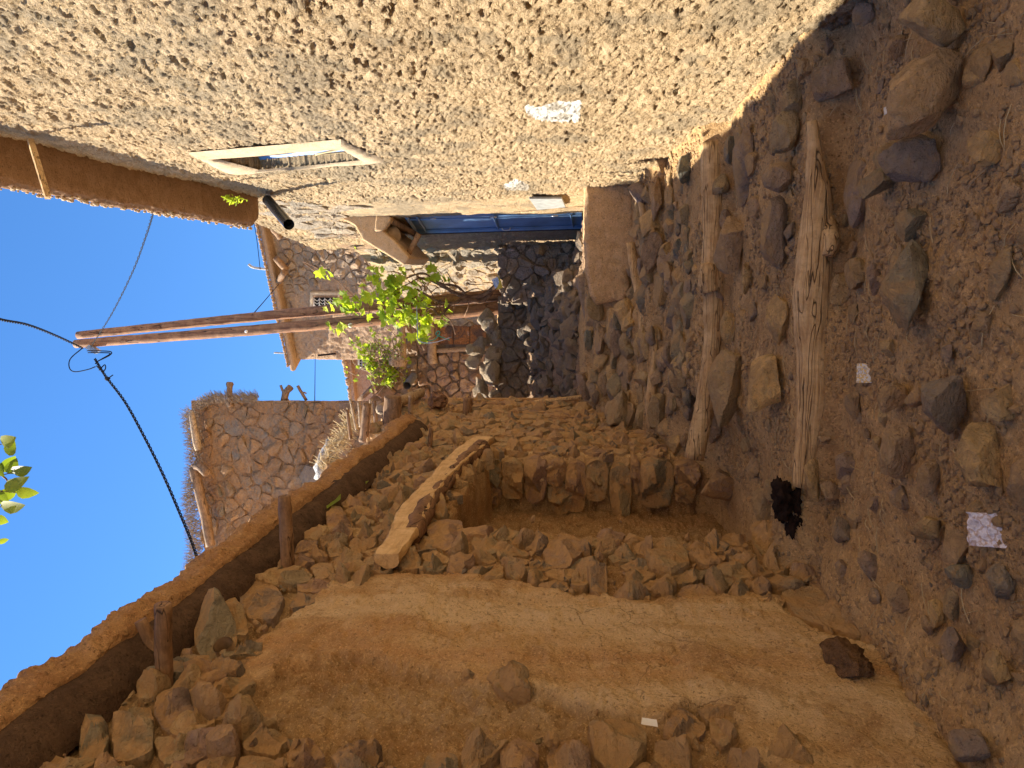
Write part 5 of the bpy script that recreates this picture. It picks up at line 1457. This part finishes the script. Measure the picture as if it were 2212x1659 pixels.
# ------------------------------------------------------------------ the two poles, clamp and cables
def pole(a, b_, r0, r1, Y, label, seed):
    P = [atY(*a, Y), atY(*b_, Y)]
    c = curve_pts([P[0], (P[0] + P[1]) / 2 + [.03 * (1 if seed % 2 else -1), 0, 0], P[1]], 60)
    V, Fc = tube_vf(c, np.linspace(r0, r1, 60), 22, .12, seed)
    return tag(put('wooden_pole', V, Fc, M['pole'], None), label, 'pole', 'twin cable poles')
pole((1092, 636), (168, 724), .128, .084, 14.9, 'darker right-hand pole of the lashed pair', 3)
pole((1092, 664), (163, 743), .140, .092, 14.75, 'sunlit left-hand pole of the lashed pair', 4)
top = atY(200, 757, 14.6)
V, Fc = prism_vf([atY(183, 752, 14.62), atY(205, 765, 14.62), atY(213, 758, 14.62), atY(192, 745, 14.62)], (0, .1, 0))
tag(put('cable_clamp', V, Fc, M['steel'], None, False), 'pale cable clamp bolted near the top of the poles', 'clamp')
def twisted(name, pts, Ys, r_, label, strands=3, turns=22):
    P = curve_pts([atY(x, y, Y) for (x, y), Y in zip(pts, Ys)], 220)
    T = np.gradient(P, axis=0); T /= np.linalg.norm(T, axis=1)[:, None]
    N1 = np.cross(T, [0, 1, .2]); N1 /= np.linalg.norm(N1, axis=1)[:, None]; N2 = np.cross(T, N1)
    bag = Bag()
    for s in range(strands):
        ph_ = np.linspace(0, turns * 6.283, 220) + s * 6.283 / strands
        Q = P + (np.cos(ph_)[:, None] * N1 + np.sin(ph_)[:, None] * N2) * r_
        V, Fc = tube_vf(Q, r_ * .62, 5); bag.add(V, Fc)
    return tag(bag.build(name, M['cable']), label, 'cable', 'power cables in the sky')
twisted('power_cable', [(-60, 668), (0, 690), (60, 702), (120, 725), (178, 752)], [9.5, 10.2, 11.5, 13, 14.6], .016, 'thick twisted black cable coming in from the top left of the sky', turns=14)
twisted('power_cable', [(205, 775), (228, 812), (270, 868), (310, 940), (350, 1020), (385, 1100), (412, 1165), (432, 1225)], [14.6, 14.4, 13.8, 13.2, 12.6, 12, 11.5, 11.2], .019, 'long twisted black cable sagging from the poles to the tower house')
twisted('power_cable', [(194, 752), (240, 680), (285, 590), (315, 510), (334, 448)], [14.6, 13.2, 11.5, 10, 8.6], .010, 'thin paired black cable rising from the poles to the sunlit eave', 2, 16)
for k, pts in enumerate([[(178, 752), (152, 775), (150, 795), (162, 803), (190, 798), (206, 792)], [(188, 758), (215, 758), (240, 760), (236, 768), (212, 780), (206, 786)], [(190, 762), (225, 762), (238, 764), (222, 774), (208, 782)], [(208, 790), (222, 805), (230, 818), (244, 810)], [(214, 800), (226, 788), (228, 796), (222, 804)]]):
    wire('cable_loop', pts, [14.55] * len(pts), .012, M['cable'], ['slack cable loop hanging left of the pole top', 'sharp outer bend of cable under the clamp', 'inner bend of cable under the clamp', 'loose cable tail with a taped joint', 'small curl of cable beside the joint'][k], 'cable', 'slack cable at the pole top')
V, Fc = rock_vf(9, 2, 3, .4); tag(put('cable_joint', V * [.05, .05, .07] + atY(232, 818, 14.5), Fc, M['cable'], None), 'black taped joint on the sagging cable', 'joint')

# ------------------------------------------------------------------ grape vine
vine = empty('grape_vine', atY(1075, 610, 14.2), 'bright green grape vine climbing round the two poles', 'vine')
stems = [[(1078, 612), (1040, 640), (1000, 640), (960, 620), (930, 605), (905, 600)], [(1070, 618), (1045, 650), (1010, 648), (975, 655), (945, 650), (900, 625)], [(1010, 640), (985, 618), (950, 612), (915, 590), (880, 600)], [(975, 655), (950, 680), (930, 665), (905, 690), (870, 700)],
         [(905, 600), (860, 625), (830, 640), (790, 640)], [(900, 640), (850, 665), (800, 650), (745, 640), (700, 655)], [(945, 650), (955, 690), (935, 730), (880, 735)], [(800, 650), (790, 690), (740, 705), (705, 700)], [(700, 600), (655, 565), (720, 600), (780, 655)]]
for k, s in enumerate(stems):
    P = [atY(x, y, 14.1 + .12 * math.sin(i + k)) for i, (x, y) in enumerate(s)]
    r0 = .055 if k < 2 else (.032 if k < 4 else .014)
    V, Fc = tube_vf(curve_pts(P, 26), np.linspace(r0, r0 * .4, 26), 7, .4, k); put('stem', V, Fc, M['bark'], vine)
for k in range(26):
    a = (r12.uniform(880, 1010), r12.uniform(600, 690)); b_ = (a[0] + r12.uniform(-50, 50), a[1] + r12.uniform(-45, 45)); m2 = ((a[0] + b_[0]) / 2 + r12.uniform(-12, 12), (a[1] + b_[1]) / 2 + r12.uniform(-12, 12))
    V, Fc = tube_vf(curve_pts([atY(*a, 14.15), atY(*m2, 14.0), atY(*b_, 14.2)], 9), np.linspace(.012, .006, 9), 5); put('stem', V, Fc, M['bark'], vine)
LEAF = np.array([(0, 0), (.22, -.12), (.5, -.05), (.42, .18), (.62, .42), (.36, .46), (.30, .72), (.12, .64), (0, 1.0), (-.12, .64), (-.30, .72), (-.36, .46), (-.62, .42), (-.42, .18), (-.5, -.05), (-.22, -.12)])
def leaf_vf(p, size, rnd, pts=LEAF, nrm=None):
    n_ = np.array([rnd.uniform(-1, .2), rnd.uniform(-1, .1), rnd.uniform(-.3, 1)]) if nrm is None else np.asarray(nrm, float)
    n_ = n_ / np.linalg.norm(n_)
    a = np.array([rnd.uniform(-1, 1), rnd.uniform(-1, 1), rnd.uniform(-1.2, .2)]); a -= n_ * (a @ n_); a /= np.linalg.norm(a); b_ = np.cross(n_, a)
    cup = (pts[:, 0] ** 2) * .5 - .25 * (pts[:, 1] - .4) ** 2
    V = p + (pts[:, :1] * b_ + pts[:, 1:] * a + cup[:, None] * n_) * size
    c = p + (a * .42 + n_ * -.03) * size
    V = np.concatenate([V, c[None]]); m_ = len(pts)
    return V, [(i, (i + 1) % m_, m_) for i in range(m_)]
clusters = [(815, 600, 22, 40, 22), (860, 615, 30, 34, 34), (900, 640, 28, 34, 26), (880, 690, 28, 30, 30), (840, 675, 26, 24, 24), (915, 700, 18, 26, 16), (905, 725, 14, 14, 10), (825, 640, 20, 20, 18), (735, 655, 22, 14, 16), (770, 668, 18, 14, 14), (785, 635, 10, 14, 8),
            (725, 712, 18, 9, 9), (757, 522, 16, 13, 9), (706, 588, 12, 12, 4), (950, 690, 10, 16, 7), (960, 665, 8, 10, 4), (930, 600, 20, 12, 8), (960, 600, 14, 8, 4)]
allr = []
for (x, y, rx, ry, n_) in clusters:
    for k in range(int(n_ * 0.95)):
        g = (r12.gauss(0, .55), r12.gauss(0, .55)); allr.append((x + g[0] * rx, y + g[1] * ry))
bag = Bag()
for k, (x, y) in enumerate(allr):
    p = atY(x, y, 14.0 + r12.uniform(-.35, .3)); s = r12.uniform(.12, .24)
    V, Fc = leaf_vf(p, s, r12); ti = r12.random()
    if k < 280: put('leaf', V, Fc, M['leaf'], vine, False, {'tint': np.full(len(V), ti)})
    else: bag.add(V, Fc, ti)
if bag.n: o = bag.build('foliage', M['leaf'], vine, False); o['kind'] = 'stuff'
wire('green_twine', [(905, 733), (935, 735), (950, 720), (946, 715), (942, 722), (958, 730), (972, 735)], [13.7] * 7, .010, M['twine'], 'green plastic twine tangled at the foot of the vine', 'twine')
wire('grey_wire', [(900, 660), (902, 700), (905, 735), (935, 740), (975, 728)], [13.6] * 5, .010, M['steel'], 'grey wire tied round the vine stems', 'wire')
# white knob on the pole
V, Fc = ICO[2]; tag(put('porcelain_insulator', V * .05 + atY(757, 703, 14.4), Fc, M['plaster_white'], None), 'small white insulator knob on the sunlit pole', 'insulator')
V, Fc = ICO[2]; tag(put('porcelain_insulator', V * .035 + atY(532, 716, 14.5), Fc, M['plaster_white'], None), 'tiny insulator halfway up the sunlit pole', 'insulator')
# printed tag hanging at the vine foot
P = [atY(x, y, 13.5) for x, y in [(1062, 604), (1078, 596), (1082, 612), (1070, 624)]]
V, Fc = prism_vf(P, (0, .012, 0)); tg = put('hanging_packet', V, Fc, M['tag_print'], None, False); tag(tg, 'small white and yellow printed packet hung on the vine trunk', 'packet')
P = [atY(x, y, 13.48) for x, y in [(1074, 592), (1082, 606), (1086, 622), (1072, 626), (1078, 610)]]
V, Fc = prism_vf(P, (0, .01, 0)); put('yellow_edge', V, Fc, mat_plain('yellow_print', (.75, .55, .06), .5, .3, .1, 10), tg, False)

# scrub over the hut roof
sc = empty('thorny_shrub', atY(850, 780, 17.5), 'sparse thorny shrub with few green leaves over the hut roof', 'shrub')
bag = Bag(); bl = Bag()
for k in range(110):
    a = (r12.uniform(800, 865), r12.uniform(745, 815)); P = [atY(*a, 17.3)]
    for q in range(3): P.append(P[-1] + np.array([r12.uniform(-.25, .25), r12.uniform(-.2, .2), r12.uniform(-.2, .3)]))
    V, Fc = tube_vf(curve_pts(P, 8), np.linspace(.014, .005, 8), 4, caps=False); bag.add(V, Fc)
    if k % 2 == 0:
        for q in range(5):
            V, Fc = leaf_vf(P[r12.randint(1, 3)] + np.array([r12.uniform(-.1, .1), 0, r12.uniform(-.1, .1)]), r12.uniform(.06, .12), r12); bl.add(V, Fc, r12.random() * .8)
for k in range(110):
    x, y = r12.choice([(800, 790), (790, 765), (835, 820), (850, 800), (795, 775), (770, 748), (845, 812)])
    V, Fc = leaf_vf(atY(x + r12.gauss(0, 8), y + r12.gauss(0, 8), 17.2), r12.uniform(.09, .16), r12); bl.add(V, Fc, r12.random())
bag.build('twigs', M['dry_wood'], sc)['kind'] = 'stuff'; bl.build('foliage', M['leaf'], sc, False)['kind'] = 'stuff'

# ------------------------------------------------------------------ near branch with glossy leaves, top left
nb = empty('overhanging_tree', (-3.6, -.5, -1.7), 'tree whose glossy leaves hang into the sky at the left edge', 'tree')
P = [(-3.6, -.5, -1.7), (-3.5, -.3, 1.5), (-3.2, .2, 4.6), (-2.5, 1.4, 5.4), (-1.6, 2.5, 4.6), (-1.25, 3.3, 3.75)]
V, Fc = tube_vf(curve_pts(P, 40), np.linspace(.12, .012, 40), 10, .2, 3); put('trunk', V, Fc, M['bark'], nb)
OV = np.array([(0, 0), (.13, .12), (.2, .35), (.17, .62), (.08, .85), (0, 1.0), (-.08, .85), (-.17, .62), (-.2, .35), (-.13, .12)])
spec = [(2, 960, 33, 945, 36, .9), (18, 985, 30, 950, 30, .6), (5, 1020, 34, 985, 34, .2), (25, 1022, 68, 1010, 34, .12), (18, 1025, 36, 990, 30, .12), (15, 1040, 50, 1045, 26, .1), (8, 1060, 62, 1030, 34, .75), (33, 1064, 84, 1065, 30, .95), (0, 1075, 38, 1055, 34, .5), (0, 1096, 53, 1092, 38, .85), (-10, 1120, 18, 1128, 26, .8), (-6, 1170, 20, 1166, 18, .9), (-20, 990, 8, 1030, 34, .3), (-14, 1060, 20, 1090, 34, .4)]
for k, (x0, y0, x1, y1, w_, ti) in enumerate(spec):
    a = atY(x0, y0, 3.4); b_ = atY(x1, y1, 3.35 + .05 * (k % 3)); ax = b_ - a; L_ = np.linalg.norm(ax); ax /= L_
    nv = np.array([.25 * math.sin(k * 2.1), -1, -.5 + .4 * math.cos(k)]); nv -= ax * (nv @ ax); nv /= np.linalg.norm(nv); sd = np.cross(ax, nv)
    pts = OV; ww = w_ * 3.4 / F
    V = a + pts[:, 1:] * ax * L_ + pts[:, :1] * 2.4 * sd * ww + ((pts[:, :1] * 2.2) ** 2 * .4 - .2 * (pts[:, 1:] - .5) ** 2) * nv * ww * 1.4
    c1 = a + ax * L_ * .33; c2 = a + ax * L_ * .66
    V = np.concatenate([V, [c1, c2]]); n0 = 10
    Fc = [(0, 1, n0), (1, 2, n0), (2, 3, n0 + 1, n0), (3, 4, n0 + 1), (4, 5, n0 + 1), (5, 6, n0 + 1), (6, 7, n0 + 1), (7, 8, n0, n0 + 1), (8, 9, n0), (9, 0, n0)]
    put('leaf', V, Fc, M['leaf_near'], nb, True, {'tint': np.full(len(V), ti)})
V, Fc = tube_vf(curve_pts([(-1.25, 3.3, 3.75), atY(-30, 1030, 3.4), atY(8, 1030, 3.4), atY(30, 1065, 3.4)], 12), np.linspace(.012, .002, 12), 5); put('twig', V, Fc, M['bark'], nb)
for a, b_ in [((-25, 1060), (8, 1062)), ((-20, 1095), (2, 1095)), ((-25, 960), (3, 960)), ((6, 1026), (26, 1021)), ((10, 1062), (34, 1064))]:
    V, Fc = tube_vf(curve_pts([atY(*a, 3.4), atY(*b_, 3.4)], 4), .0025, 4); put('twig', V, Fc, M['bark'], nb)
